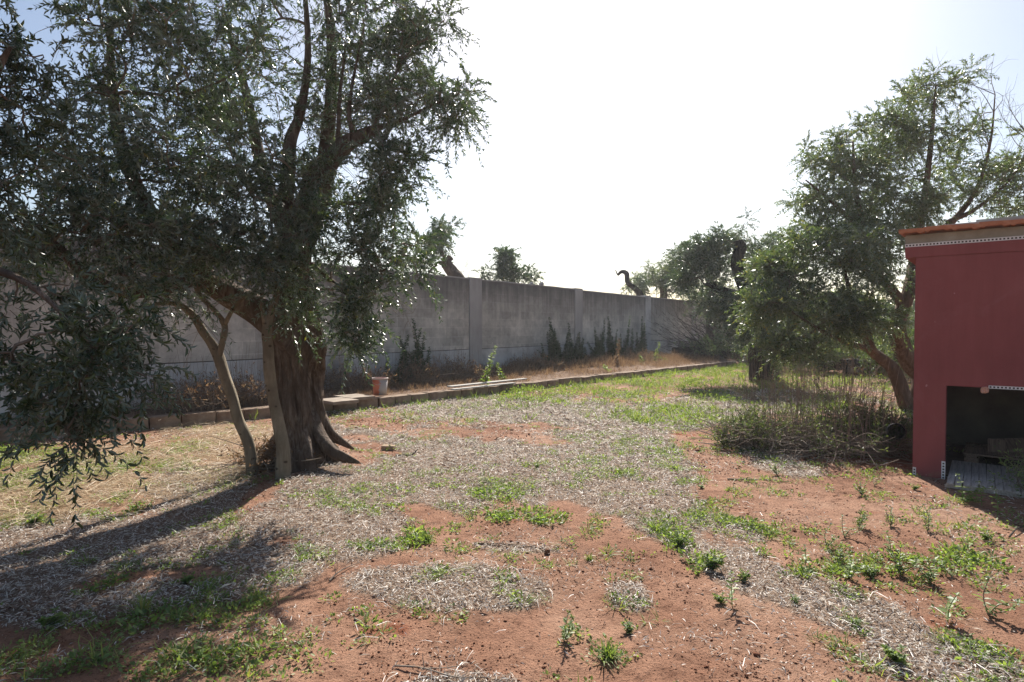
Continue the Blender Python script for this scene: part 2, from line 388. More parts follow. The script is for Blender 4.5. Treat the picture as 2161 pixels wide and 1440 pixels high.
knots(M_BARK_YOUNG)
M_BARK_RED = bark_mat("brown_olive_bark", (.06, .040, .030), (.15, .095, .065), (.27, .19, .14))
M_BARK_DARK = bark_mat("dark_stump_bark", (.02, .016, .014), (.05, .042, .036), (.11, .095, .08))

def soil_material():
    m, nt, o = nmat("red_soil"); tc = nt.nodes.new("ShaderNodeTexCoord"); v = tc.outputs['Object']
    a1 = nt.nodes.new("ShaderNodeAttribute"); a1.attribute_name = "litter"
    a2 = nt.nodes.new("ShaderNodeAttribute"); a2.attribute_name = "straw"
    a3 = nt.nodes.new("ShaderNodeAttribute"); a3.attribute_name = "bed"
    big = noise(nt, .9, 5, .6, v); mid = noise(nt, 9, 6, .7, v); fin = noise(nt, 70, 5, .7, v)
    soil = ramp(nt, [(.28, (.205, .098, .060)), (.48, (.305, .165, .108)), (.72, (.415, .255, .178))], big.outputs[0])
    soilm = ramp(nt, [(.30, (.55, .50, .48)), (.5, (.97, .97, .97)), (.75, (1.15, 1.12, 1.1))], mid.outputs[0])
    c = mixc(nt, 1.0, soil.outputs[0], soilm.outputs[0], 'MULTIPLY')
    soilf = ramp(nt, [(.36, (.45, .40, .38)), (.47, (1, 1, 1)), (.75, (1.12, 1.1, 1.08))], fin.outputs[0])
    c = mixc(nt, .85, c, soilf.outputs[0], 'MULTIPLY')
    rp = noise(nt, 1.7, 3, .5, mapping(nt, v, (1, 1, 1), (0, 0, .7)))
    c = mixc(nt, ramp(nt, [(.66, (0, 0, 0)), (.70, (.75, .75, .75))], rp.outputs[0]).outputs[0], c, (.22, .062, .028))
    lc = ramp(nt, [(.3, (.09, .062, .045)), (.5, (.21, .155, .115)), (.7, (.42, .35, .28))], noise(nt, 55, 5, .75, v).outputs[0])
    c = mixc(nt, mul(nt, a1.outputs['Fac'], .8), c, lc.outputs[0])
    sc = ramp(nt, [(.3, (.15, .095, .055)), (.5, (.31, .22, .135)), (.7, (.47, .37, .24))], noise(nt, 40, 5, .75, mapping(nt, v, (1, 2.5, 1), (0, 0, .4))).outputs[0])
    c = mixc(nt, mul(nt, a2.outputs['Fac'], .75), c, sc.outputs[0])
    bc = ramp(nt, [(.3, (.10, .065, .045)), (.55, (.20, .14, .10)), (.75, (.33, .25, .18))], noise(nt, 12, 6, .7, v).outputs[0])
    c = mixc(nt, mul(nt, a3.outputs['Fac'], .85), c, bc.outputs[0])
    n = bump(nt, mid.outputs[0], .7, .04); n = bump(nt, fin.outputs[0], 1.0, .016, n)
    pbsdf(nt, o, c, .95, n, .10); return m
def mul(nt, s, k):
    n = nt.nodes.new("ShaderNodeMath"); n.operation = 'MULTIPLY'; nt.links.new(s, n.inputs[0]); n.inputs[1].default_value = k; return n.outputs[0]

# ------------------------------------------------------------------ ground sheet
def axis(segs):
    out_ = [segs[0][0]]
    for a, b, s in segs:
        k = max(1, int(round((b - a) / s))); out_ += list(np.linspace(a, b, k + 1)[1:])
    return np.array(out_)
def geo(a, b, n, flip=False):
    g = a * (b / a) ** (np.arange(1, n + 1) / n); return g
ys = np.concatenate([-geo(3, 900, 22)[::-1], axis([(-3, 2, .5), (2, 8, .04), (8, 14, .08), (14, 26, .2), (26, 50, 1.2)]), geo(50, 900, 20)])
xc = axis([(-14, -6, .2), (-6, 6, .05), (6, 14, .2)])
xs = np.concatenate([-geo(14, 900, 26)[::-1], xc, geo(14, 900, 26)])
X, Y_ = np.meshgrid(xs, ys); Z = H(X, Y_)
gv = np.stack([X, Y_, Z], -1).reshape(-1, 3)
ii = np.arange(len(xs) * len(ys)).reshape(len(ys), len(xs))
gf = np.stack([ii[:-1, :-1], ii[:-1, 1:], ii[1:, 1:], ii[1:, :-1]], -1).reshape(-1, 4)
M_SOIL = soil_material()
ground = np_mesh("ground", [(gv, gf, 0)], M_SOIL, smooth_=True); tag(ground, "red earth ground of the olive yard", "ground", kind="structure")
lit, st, gr, sd = maps(gv[:, 0], gv[:, 1])
for nm, arr in (("litter", lit), ("straw", st), ("bed", smooth(.05, .2, sd) * smooth(40, 26, gv[:, 1]))):
    at = ground.data.attributes.new(nm, 'FLOAT', 'POINT'); at.data.foreach_set("value", arr.astype(np.float32))

# ------------------------------------------------------------------ scattered ground cover (stuff)
def sample_ground(rng, n, dens, ylim=(2.2, 30), xr=1.02, ypow=1.0):
    """candidates with areal density falling as 1/Y**ypow; keeps by dens(x,y)"""
    u = rng.random(n)
    if abs(ypow - 1) < .01: y = ylim[0] + (ylim[1] - ylim[0]) * u          # width grows with y, density ~1/y
    else: y = (ylim[0] ** (2 - ypow) + u * (ylim[1] ** (2 - ypow) - ylim[0] ** (2 - ypow))) ** (1 / (2 - ypow))
    x = (rng.random(n) * 2 - 1) * xr * y
    k = dens(x, y) > rng.random(n)
    return x[k], y[k]
def flat_pieces(rng, x, y, length, width, tilt=.25, lift=.006, dirb=None, tmpl=LEAF4):
    n = len(x); z = H(x, y)
    a = rng.uniform(0, 2 * np.pi, n) if dirb is None else dirb
    ax = np.stack([np.cos(a), np.sin(a), rng.normal(0, tilt, n)], -1)
    nr = norm(np.stack([rng.normal(0, .42, n), rng.normal(0, .42, n), np.ones(n)], -1))
    base = np.stack([x, y, z + lift * rng.uniform(.3, 2.2, n)], -1) - norm(ax) * length[:, None] * .5
    base[:, 2] = np.maximum(base[:, 2], z + .002)
    return leaves(base, ax, nr, length, width, tmpl)

rng = np.random.default_rng(4)
M_LITTER = leaf_mat("grey_leaf_litter", [(0, (.14, .095, .065)), (.25, (.38, .33, .285)), (.6, (.68, .63, .57)), (1, (.90, .87, .83))], rough=.5, trans=.28, spec=.35, tcol=(1, .95, .88))
M_STRAW = leaf_mat("dry_straw", [(0, (.22, .14, .07)), (.5, (.48, .37, .235)), (1, (.72, .61, .44))], rough=.5, trans=.25, spec=.35, tcol=(1, .95, .85))
x, y = sample_ground(rng, 330000, lambda x, y: np.clip(maps(x, y)[0] * 1.0, 0, 1) ** 1.1, (2.3, 15), .98)
ln = np.exp(rng.normal(math.log(.032), .38, len(x))) * np.clip(y / 6, .85, 2.2); wd = rng.uniform(.0035, .0085, len(x)) * np.clip(y / 6, .9, 2.2)
v, f = flat_pieces(rng, x, y, ln, wd, .42, .011)
x2, y2 = sample_ground(rng, 17000, lambda x, y: maps(x, y)[0], (2.3, 13), .98)
l2 = rng.uniform(.05, .15, len(x2)); w2 = rng.uniform(.002, .0045, len(x2)) * np.clip(y2 / 6, 1, 2)
v2, f2 = flat_pieces(rng, x2, y2, l2, w2, .07, .016, tmpl=BLADE)
tag(np_mesh("leaf_litter", [(v, f, 0), (v2, f2, 0)], M_LITTER), "grey litter of dry olive leaves and chipped twigs lying on the red soil", "leaf litter", kind="stuff")
x, y = sample_ground(rng, 60000, lambda x, y: maps(x, y)[1], (3.5, 11), .98)
ang = rng.normal(.35, .75, len(x))
v, f = flat_pieces(rng, x, y, rng.uniform(.08, .32, len(x)), rng.uniform(.003, .0065, len(x)), .16, .03, ang, BLADE)
tag(np_mesh("straw", [(v, f, 0)], M_STRAW), "golden dry straw spread left of the big olive trunk", "straw", kind="stuff")

# crumbs of soil, little stones
M_CLOD = simple("soil_crumbs", [(0, (.07, .030, .018)), (.6, (.20, .085, .050)), (.9, (.33, .17, .11)), (1, (.5, .42, .34))], island=True, rough=.95, spec=.1)
OCT = np.array([(1, 0, 0), (-1, 0, 0), (0, 1, 0), (0, -1, 0), (0, 0, 1), (0, 0, -.6)]); OF = np.array([(0, 2, 4), (2, 1, 4), (1, 3, 4), (3, 0, 4), (2, 0, 5), (1, 2, 5), (3, 1, 5), (0, 3, 5)])
def crumbs(rng, x, y, s):
    n = len(x); jit = OCT[None] * rng.uniform(.55, 1.3, (n, 6, 1)) * s[:, None, None]
    a = rng.uniform(0, 6.28, n); c, sn = np.cos(a), np.sin(a)
    R = np.stack([np.stack([c, -sn, 0 * c], -1), np.stack([sn, c, 0 * c], -1), np.stack([0 * c, 0 * c, 0 * c + .75], -1)], 1)
    vv = np.einsum('nij,nkj->nki', R, jit) + np.stack([x, y, H(x, y) + s * .2], -1)[:, None, :]
    ff = (np.arange(n) * 6)[:, None, None] + OF[None]
    return vv.reshape(-1, 3), ff.reshape(-1, 3)
x, y = sample_ground(rng, 120000, lambda x, y: (.12 + .88 * smooth(.42, .66, fbm(x * 1.8, y * 1.8, 91, 3))) * (kerb_side(x, y) < 0), (2.2, 11), .98, 1.5)
v, f = crumbs(rng, x, y, np.exp(rng.normal(math.log(.0034), .55, len(x))) * np.clip(y / 5, .8, 1.6))
tag(np_mesh("soil_crumbs", [(v, f, 0)], M_CLOD), "small crumbs and grit on the bare red soil", "soil crumbs", kind="stuff")

# herbs: little clumps of leaves
def herb_clumps(rng, x, y, hgt, nl, ll, lw, tmpl, spread=1.0, up=.55):
    n = len(x); m = n * nl
    cx = np.repeat(x, nl); cy = np.repeat(y, nl); hh = np.repeat(hgt, nl)
    a = rng.uniform(0, 6.283, m); q = np.sqrt(rng.random(m))
    ox = np.cos(a) * q * hh * .85 * spread; oy = np.sin(a) * q * hh * .85 * spread
    bz = H(cx + ox, cy + oy) + hh * rng.random(m) * .75 * (1 - .5 * q)
    el = rng.normal(up, .35, m)
    ax = np.stack([np.cos(a) * np.cos(el), np.sin(a) * np.cos(el), np.sin(el)], -1)
    nr = norm(np.stack([rng.normal(0, .5, m), rng.normal(0, .5, m), np.ones(m)], -1))
    L = rng.uniform(.6, 1.3, m) * ll * np.repeat(hgt / hgt.mean(), nl) ** .5
    return leaves(np.stack([cx + ox, cy + oy, bz], -1), ax, nr, L, L * lw * rng.uniform(.7, 1.2, m), tmpl)
gd = lambda x, y: np.clip(maps(x, y)[2], 0, 1) ** 1.2
x, y = sample_ground(rng, 62000, gd, (2.3, 12), .98)
v, f = herb_clumps(rng, x, y, rng.uniform(.015, .055, len(x)), 13, .021, .55, LEAF4, 1.3)
xb, yb = sample_ground(rng, 30000, lambda x, y: gd(x, y) * (topix(x, y)[1] < 900), (9, 30), .75, .6)
kb = rng.random(len(xb)) < .25 + .75 * smooth(.40, .60, fbm(xb * 1.9, yb * 1.9, 131, 3)); xb, yb = xb[kb], yb[kb]
vb, fb = herb_clumps(rng, xb, yb, rng.uniform(.05, .14, len(xb)) * (.7 + 1.5 * smooth(.48, .72, fbm(xb * 1.9, yb * 1.9, 131, 3))), 15, .045, .38, LEAF4, 1.1, .8)
xc2, yc2 = sample_ground(rng, 7000, lambda x, y: gd(x, y) ** 2 * (fbm(x * 3, y * 3, 141, 2) > .5), (2.3, 10), .98)
vc, fc = herb_clumps(rng, xc2, yc2, rng.uniform(.05, .10, len(xc2)), 16, .034, .50, OVATE, 1.0, .6)
v = np.vstack([v, vc]); f3_ = fc + len(v) - len(vc); f = np.vstack([f, f3_])
tag(np_mesh("low_herbs", [(v, f, 0), (vb, fb, 0)], M_WEED), "mat of low green herbs creeping over the soil and along the kerb", "ground cover", kind="stuff")
x, y = sample_ground(rng, 22000, lambda x, y: gd(x, y) * (fbm(x * 2, y * 2, 97, 2) > .45), (2.3, 14), .98)
v, f = herb_clumps(rng, x, y, rng.uniform(.02, .055, len(x)), 12, .065, .07, BLADE, .9, .45)
xb, yb = sample_ground(rng, 6000, lambda x, y: gd(x, y) * (topix(x, y)[1] < 900), (9, 28), .75, .6)
vb, fb = herb_clumps(rng, xb, yb, rng.uniform(.05, .13, len(xb)), 12, .14, .07, BLADE, .8, .9)
tag(np_mesh("grass", [(v, f, 0), (vb, fb, 0)], M_GRASS), "short green grass in scattered tufts on the soil", "grass", kind="stuff")
# dry grass in the raised bed, lighter and redder near the kerb
def bedd(x, y):
    s = kerb_side(x, y); t = (17.2 + 1.0 * 0, )
    return ((s > .25) & (s < 4.6)) * (.25 + .75 * smooth(.40, .56, fbm(x * 1.3, y * 1.3, 101, 3))) * np.clip(.35 + s / 2.2, 0, 1)
x, y = sample_ground(rng, 80000, bedd, (5, 27), .95, .3)
sdx = kerb_side(x, y)
v, f = herb_clumps(rng, x, y, rng.uniform(.05, .13, len(x)) * (1 + 2.6 * smooth(1.2, 2.6, sdx)), 11, .19, .036, BLADE, .7, .95)
tag(np_mesh("dry_grass", [(v, f, 0)], M_DRYGRASS), "reddish brown dry grass filling the raised bed below the block wall", "dry grass", kind="stuff")

# ------------------------------------------------------------------ trees
def connect(rng, roots, clusters):
    """greedy branch network from limb nodes to cluster centres -> list of (path pts, n descendants)"""
    nodes = [np.asarray(r[:3]) for r in roots]; par = [-1] * len(nodes); cnt = [0] * len(nodes); depth = [0] * len(nodes)
    NP = np.array(nodes); order = sorted(range(len(clusters)), key=lambda i: np.min(np.linalg.norm(NP - clusters[i], axis=1)))
    segs = []
    for i in order:
        c = clusters[i]; A = np.array(nodes)
        d = np.linalg.norm(A - c, axis=1) + np.where(A[:, 2] > c[2] + .25, .35, 0) + .05 * np.array(depth)
        j = int(np.argmin(d)); p = nodes[j]
        mid = (p + c) / 2 + rng.normal(0, .10, 3) * np.linalg.norm(c - p) + np.array((0, 0, .06 * np.linalg.norm(c - p)))
        nodes.append(mid); par.append(j); cnt.append(0); depth.append(depth[j] + 1)
        nodes.append(c.copy()); par.append(len(nodes) - 2); cnt.append(1); depth.append(depth[j] + 2)
        segs.append((j, len(nodes) - 2, len(nodes) - 1))
    for k in range(len(nodes) - 1, -1, -1):
        if par[k] >= 0: cnt[par[k]] += cnt[k]
    paths = []; rad = []
    for j, m, e in segs:
        p = catmull([nodes[j], nodes[m], nodes[e]], 7); p[1:-1] += rng.normal(0, .012, (5, 3))
        r1 = .0055 * cnt[m] ** .42; r2 = .0048 * cnt[e] ** .42
        paths.append(p); rad.append(np.linspace(r1, r2, 7))
    return np.array(paths), np.array(rad)
def blob_clusters(rng, blobs):
    cs = []
    for b in blobs:
        px, py, Y, rx, ry, rd, n = b[:7]
        c = P(px, py, Y); sx = rx / F * Y; sz = ry / F * Y
        for _ in range(n):
            q = norm(rng.normal(size=3)) * rng.random() ** .4 * (1.45 if rng.random() < .13 else .97)
            cs.append(c + q * np.array((sx, rd, sz)))
    return np.array(cs)
def foliage(rng, C, crad, ntw, tlen, lpt, llen, lwid, up=.25, droop=.35, tmpl=LEAF4, bare=.0, wob=.5):
    n = len(C) * ntw
    c = np.repeat(C, ntw, 0)
    out_ = norm(rng.normal(size=(n, 3)))
    o = c + out_ * (crad * .35 * rng.random((n, 1)))
    d = norm(out_ * .8 + rng.normal(0, .35, (n, 3)) + np.array((0, 0, up)))
    L = tlen * rng.uniform(.55, 1.3, n)
    K = 6; s = np.linspace(0, 1, K)
    bend = perp(d, rng) * rng.uniform(-wob, wob, (n, 1)) * .5
    def at(sv):
        return o[:, None, :] + d[:, None, :] * (sv * L[:, None])[..., None] + bend[:, None, :] * (sv ** 2 * L[:, None])[..., None] \
            + np.array((0, 0, -1.0)) * (droop * sv ** 2 * L[:, None])[..., None]
    path = at(np.broadcast_to(s, (n, K)))
    rad = np.linspace(.0020, .0007, K)[None].repeat(n, 0)
    tv, tf = thin_tubes(path, rad, 3)
    k = lpt // 2; sl = (np.arange(k) + .5) / k * .92 + .08
    sv = np.broadcast_to(sl, (n, k)) + rng.uniform(-.02, .02, (n, k))
    pos = at(sv); tan = norm(at(sv + .03) - pos)
    ref = perp(d, rng)
    u = norm(np.cross(tan, ref[:, None, :])); w = np.cross(tan, u)
    ph = (np.arange(k) % 2) * (np.pi / 2)
    side = u * np.cos(ph)[None, :, None] + w * np.sin(ph)[None, :, None]
    nr = -u * np.sin(ph)[None, :, None] + w * np.cos(ph)[None, :, None]
    B = []; A = []; NR = []
    for sg in (1, -1):
        ax = tan * .85 + side * sg * .62 + rng.normal(0, .22, pos.shape)
        B.append(pos.reshape(-1, 3)); A.append(ax.reshape(-1, 3)); NR.append((tan * .5 + nr * .0 - side * sg * .55 + rng.normal(0, .45, pos.shape)).reshape(-1, 3))
    B = np.concatenate(B); A = np.concatenate(A); NR = np.concatenate(NR)
    keep = rng.random(len(B)) > bare
    B, A, NR = B[keep], A[keep], NR[keep]; m = len(B)
    sz = rng.uniform(.65, 1.15, m)
    lv, lf = leaves(B, A, NR, llen * sz, lwid * sz * rng.uniform(.8, 1.2, m), tmpl)
    return tv, tf, lv, lf
def limb_nodes(pts, n=8):
    return [tuple(p) for p in catmull(pts, n)]
def tree(name, label, base, limbs, blobs, seed, bark=M_BARK, leafm=M_OLIVE, crad=.3, ntw=14, tlen=.32, lpt=20, llen=.052, lwid=.012,
         up=.25, droop=.35, tmpl=LEAF4, group=None, cat="olive tree", bare=.0, extra=None, sides=18, twm=None, rootfn=None, lob=.10, rough=.05, nodes_from=0.3):
    rng = np.random.default_rng(seed)
    t = empty(name, base); tag(t, label, cat, group)
    parts = []; nd = []
    for i, (pts, rads) in enumerate(limbs):
        pts = [np.asarray(p, float) for p in pts]
        thick = max(rads) > .15
        V, f = limb(pts, rads, rng, lob=lob if not (rootfn and 2 <= i <= 7) else .16, rough=rough if not (rootfn and 2 <= i <= 7) else .22, sides=(150 if rootfn and i < 2 else 40) if thick else sides, n=(230 if rootfn and i < 2 else None), seed=i + seed, root=(rootfn[i] if rootfn and i < 2 else None))
        parts.append((V, f, 0)); ln_ = catmull(pts, 12)
        nd += [tuple(p) for p in ln_[int(12 * nodes_from) if i == 0 else 2:]]
    np_mesh("trunk", fix_limb_parts(parts), bark, t, smooth_=True, origin=base)
    C = blob_clusters(rng, blobs)
    paths, rad = connect(rng, nd, C)
    bv, bf = thin_tubes(paths, rad, 5)
    tv, tf, lv, lf = foliage(rng, C, crad, ntw, tlen, lpt, llen, lwid, up, droop, tmpl, bare)
    bp = [(bv, bf, 0), (tv, tf, 0)]
    lp = [(lv, lf, 0)]
    if extra is not None:
        e1, e2 = extra(rng, nd); bp += e1; lp += e2
    np_mesh("branches", bp, twm or M_TWIG, t, origin=base)
    np_mesh("crown", lp, leafm, t, origin=base)
    return t

# --- the big olive
def px_path(L): return [P(*p) for p in L]
def make_flare(roots, cuts, seed):
    def fn(RR, TH, S):
        fl = np.exp(-S / .15)
        for a, A, w in roots:
            d = (TH - a + .25 * np.sin(S * 9 + a) * fl + np.pi) % (2 * np.pi) - np.pi
            RR = RR + A * fl * np.exp(-(d / w) ** 2)
        for a, A, w in cuts:
            d = (TH + .22 * S - a + np.pi) % (2 * np.pi) - np.pi
            RR = RR - A * np.exp(-(d / w) ** 2) * smooth(2.2, .8, S)
        cx, cy = np.cos(TH), np.sin(TH)
        RR = RR + .020 * (fbm(cx * 7 + 5 + S * .3, cy * 7 + S * .9, seed, 3) - .5) * 2
        RR = RR + .014 * (np.abs(fbm(cx * 16 + 5, cy * 16 + S * 2.2, seed + 2, 3) - .5) * 4 - .5)
        RR = RR + .16 * np.exp(-S / .25) * (fbm(cx * 3.6 + S * 6.5, cy * 3.6 - S * 6.0, seed + 4, 3) - .5) * 2
        RR = RR + .045 * (fbm(cx * 3 + S * 4.5 + 9, cy * 3 + S * 4, seed + 6, 3) - .5) * 2
        return np.maximum(RR, .05)
    return fn
root_flare = make_flare([(-1.75, .16, .16), (-1.15, .17, .13), (-2.55, .26, .15), (3.0, .30, .15), (-.5, .2, .12), (-2.1, .12, .10), (1.6, .25, .2)], [(-1.0, .03, .08), (-1.9, .03, .06), (-2.4, .04, .08), (2.7, .04, .12)], 33)
root_flare_b = make_flare([(-1.45, .20, .13), (-.85, .22, .12), (-.40, .28, .12), (.05, .30, .11), (.7, .2, .15), (1.6, .25, .2)], [(-1.15, .035, .07), (-.62, .04, .07), (-.15, .03, .06), (-1.6, .03, .06)], 53)
Y0 = 6.65
bp_ = G(648, 985); bx, by = bp_[0], Y0
trunk_pts = [(P(632, 1000, Y0)[0], Y0, -.08), P(630, 930, Y0), P(624, 860, Y0), P(617, 790, Y0), P(612, 730, Y0), P(612, 670, Y0), P(618, 600, Y0), P(628, 520, Y0), P(648, 450, Y0), P(668, 400, Y0), P(676, 350, Y0)]
trunk_r = [.24, .19, .175, .172, .185, .18, .15, .15, .155, .15, .12]
trunk_b = [(P(674, 985, Y0 + .24)[0], Y0 + .24, -.08), P(664, 930, Y0 + .24), P(654, 860, Y0 + .24), P(650, 790, Y0 + .24), P(657, 730, Y0 + .1), P(643, 670, Y0 + .08), P(630, 600, Y0 + .05)]
main_limbs = [
    (trunk_pts, trunk_r), (trunk_b, [.20, .155, .145, .145, .15, .14, .10]),
    (px_path([(650, 860, 6.85), (672, 920, 6.72), (700, 952, 6.58), (728, 966, 6.5), (758, 977, 6.48)]), [.08, .095, .065, .045, .012]),
    (px_path([(664, 850, 6.95), (690, 905, 6.95), (718, 930, 7.0), (746, 948, 7.05)]), [.07, .08, .055, .015]),
    (px_path([(610, 900, 6.75), (588, 930, 6.85), (566, 948, 6.9), (546, 960, 6.9)]), [.11, .09, .065, .03]),
    (px_path([(634, 890, 6.62), (645, 955, 6.50), (656, 988, 6.38), (668, 1006, 6.3)]), [.06, .085, .055, .02]),
    (px_path([(618, 900, 6.62), (617, 970, 6.45), (626, 1006, 6.32)]), [.06, .085, .03]),
    (px_path([(628, 925, 6.6), (634, 972, 6.43), (640, 1004, 6.36)]), [.05, .06, .02]),
    (px_path([(672, 385, Y0), (700, 335, Y0), (735, 302, 6.6), (765, 288, 6.55), (795, 272, 6.5)]), [.12, .11, .09, .075, .05]),
    (px_path([(618, 610, Y0), (606, 520, Y0), (603, 440, Y0), (608, 370, Y0), (613, 300, 6.7), (635, 235, 6.7), (650, 110, 6.8), (640, -60, 6.8)]), [.12, .085, .085, .08, .07, .05, .035, .02]),
    (px_path([(628, 740, Y0), (585, 690, 6.55), (540, 652, 6.45), (480, 618, 6.3), (425, 580, 6.15), (350, 500, 5.95), (290, 400, 5.8), (245, 250, 5.8), (230, 60, 5.9)]), [.16, .155, .145, .13, .115, .09, .07, .05, .025]),
    (px_path([(672, 420, 6.75), (690, 300, 7.1), (700, 170, 7.2), (690, 0, 7.3), (640, -180, 7.2)]), [.10, .08, .06, .045, .02]),
    (px_path([(624, 540, 6.8), (560, 380, 7.2), (520, 200, 7.4), (470, 20, 7.3)]), [.10, .075, .05, .025]),
    (px_path([(712, 322, 6.62), (715, 260, 6.6), (717, 205, 6.6), (730, 90, 6.6)]), [.028, .022, .02, .01]),
    (px_path([(755, 292, 6.55), (741, 268, 6.5), (738, 215, 6.5), (760, 90, 6.5)]), [.035, .028, .022, .01]),
    (px_path([(790, 275, 6.5), (805, 215, 6.5), (850, 130, 6.45)]), [.03, .022, .01]),
    (px_path([(795, 272, 6.5), (850, 252, 6.45), (930, 215, 6.4)]), [.03, .022, .01]),
    (px_path([(660, 560, 6.6), (710, 600, 6.35), (740, 610, 6.2), (790, 585, 6.1), (850, 540, 6.0)]), [.03, .022, .018, .014, .008]),
    (px_path([(722, 606, 6.25), (745, 655, 6.1), (760, 720, 6.0)]), [.016, .012, .006]),
    (px_path([(690, 430, 6.6), (750, 430, 6.4), (820, 440, 6.3)]), [.03, .02, .01]),
    (px_path([(260, 620, 5.6), (180, 580, 5.2), (120, 520, 5.0), (60, 480, 4.9)]), [.05, .045, .03, .015]),
    (px_path([(425, 580, 6.15), (340, 610, 5.8), (260, 620, 5.6)]), [.08, .06, .05]),
]
main_blobs = [
    (860, 120, 6.6, 95, 95, .8, 26), (945, 215, 6.5, 55, 60, .5, 12), (890, 50, 6.6, 60, 60, .5, 9), (760, 90, 6.8, 100, 110, 1.0, 24), (840, 225, 6.5, 90, 50, .6, 13),
    (830, 380, 6.4, 50, 65, .45, 16), (845, 320, 6.4, 50, 40, .3, 8), (760, 460, 6.3, 85, 60, .5, 16), (790, 540, 6.1, 85, 38, .4, 12), (870, 545, 6.0, 35, 35, .3, 5), (950, 270, 6.4, 40, 25, .3, 4),
    (755, 690, 6.0, 45, 80, .25, 11), (780, 620, 6.0, 55, 40, .3, 7), (620, 590, 6.0, 60, 35, .3, 7), (660, 500, 6.1, 40, 90, .3, 6), (645, 430, 6.1, 55, 80, .2, 7), (700, 330, 6.2, 40, 30, .2, 3), (640, 660, 6.1, 60, 30, .2, 4),
    (520, 130, 6.3, 170, 160, 1.3, 52), (520, 370, 6.0, 130, 120, .8, 28), (590, 520, 5.9, 70, 60, .35, 9), (480, 520, 5.7, 80, 50, .4, 8),
    (350, 140, 6.0, 150, 150, 1.2, 40), (330, 350, 5.7, 150, 120, 1.0, 36), (400, 500, 5.5, 120, 60, .6, 14), (215, 260, 5.8, 80, 140, .9, 17),
    (240, 480, 5.2, 140, 70, .6, 20), (110, 430, 5.2, 110, 80, .8, 14), (500, -130, 6.5, 290, 100, 1.4, 40), (780, -80, 6.8, 120, 70, .8, 12),
    (560, 180, 7.9, 240, 200, .7, 24), (690, 230, 6.9, 60, 90, .6, 8), (60, 530, 4.8, 100, 50, .5, 8), (300, 590, 5.2, 130, 30, .5, 8)]
def fine_twigs(rng, nd):
    A = np.array([n for n in nd if n[2] > 1.3]); n = 190
    c0 = A[rng.integers(0, len(A), n)]; d = norm(rng.normal(size=(n, 3)) * np.array((1, .8, .5)) + np.array((0, -.35, .0))); L = rng.uniform(.3, .95, n)
    pa = np.array([catmull([c0[i], c0[i] + d[i] * L[i] * .5 + np.array((0, 0, .02)), c0[i] + d[i] * L[i] - np.array((0, 0, .35 * L[i] ** 1.5))], 7) for i in range(n)])
    s0 = pa[rng.integers(0, n, 700), rng.integers(2, 7, 700)]; d2 = norm(rng.normal(size=(700, 3)) + np.array((0, 0, -.4))); l2 = rng.uniform(.08, .32, 700)
    pb = np.array([catmull([s0[i], s0[i] + d2[i] * l2[i] * .5, s0[i] + d2[i] * l2[i] - np.array((0, 0, .05))], 7) for i in range(700)])
    v1, f1 = thin_tubes(pa, np.linspace(.0045, .0015, 7)[None].repeat(n, 0), 4); v2, f2 = thin_tubes(pb, np.linspace(.0017, .0007, 7)[None].repeat(700, 0), 3)
    return [(v1, f1, 0), (v2, f2, 0)], []
tree("olive_tree", "big old olive with thick fluted split trunk, standing left of the red soil clearing", (bx, by, 0), main_limbs, main_blobs, 7,
     crad=.27, ntw=12, tlen=.30, lpt=24, llen=.056, lwid=.0165, rootfn=(root_flare, root_flare_b), lob=.06, rough=.05, nodes_from=.5, extra=fine_twigs)

# --- two young stems in front of it
def g2(px, py):
    p = G(px, py); return (p[0], p[1], 0)
b1 = P(531, 1012, 6.35); base1 = (b1[0], 6.35, 0.0)
tree("olive_sapling", "bent young olive stem forking in two, left of the old olive trunk", base1, [
    ([(b1[0], 6.35, -.05)] + px_path([(532, 985, 6.35), (525, 935, 6.35), (505, 890, 6.33), (490, 840, 6.3), (474, 795, 6.28), (459, 750, 6.25), (445, 725, 6.2), (428, 700, 6.15), (408, 668, 6.1), (380, 645, 6.0), (340, 640, 5.8), (300, 655, 5.6)]),
     [.068, .060, .056, .052, .050, .050, .054, .044, .040, .036, .028, .022, .014]),
    (px_path([(462, 752, 6.24), (471, 715, 6.2), (473, 685, 6.2), (452, 655, 6.15), (420, 620, 6.1), (402, 570, 6.0), (388, 510, 5.95), (385, 430, 5.9)]), [.034, .032, .031, .026, .024, .020, .018, .010]),
    (px_path([(473, 688, 6.2), (492, 652, 6.15), (510, 632, 6.15), (545, 610, 6.1)]), [.024, .022, .018, .010])],
     [(360, 620, 5.7, 90, 40, .4, 5), (390, 480, 5.7, 70, 70, .4, 7), (300, 690, 5.4, 50, 40, .3, 2), (470, 560, 5.8, 60, 30, .3, 3), (430, 640, 5.9, 60, 25, .3, 2)], 21, bark=M_BARK_YOUNG,
     ntw=11, lpt=18, lob=.06, rough=.13, group="young olive stems beside the old trunk")
b2 = P(598, 975, 6.2); base2 = (b2[0], 6.2, 0)
tree("olive_sapling", "straight pale young olive stem directly in front of the old olive trunk", base2, [
    ([(b2[0], 6.2, -.02)] + px_path([(597, 950, 6.2), (592, 915, 6.2), (583, 870, 6.2), (575, 830, 6.18), (569, 780, 6.15), (566, 735, 6.12), (563, 700, 6.1), (570, 660, 6.1), (583, 625, 6.05), (590, 570, 6.0), (575, 500, 5.9), (570, 420, 5.9)]),
     [.085, .066, .060, .056, .053, .052, .050, .050, .045, .035, .028, .018, .010]),
    (px_path([(563, 705, 6.1), (556, 670, 6.05), (552, 630, 6.0), (560, 560, 6.0)]), [.028, .022, .018, .008])],
     [(580, 470, 5.8, 60, 70, .3, 6), (610, 580, 5.8, 50, 35, .25, 4)], 22, bark=M_BARK_YOUNG, ntw=11, lpt=18, lob=.06, rough=.12, group="young olive stems beside the old trunk")

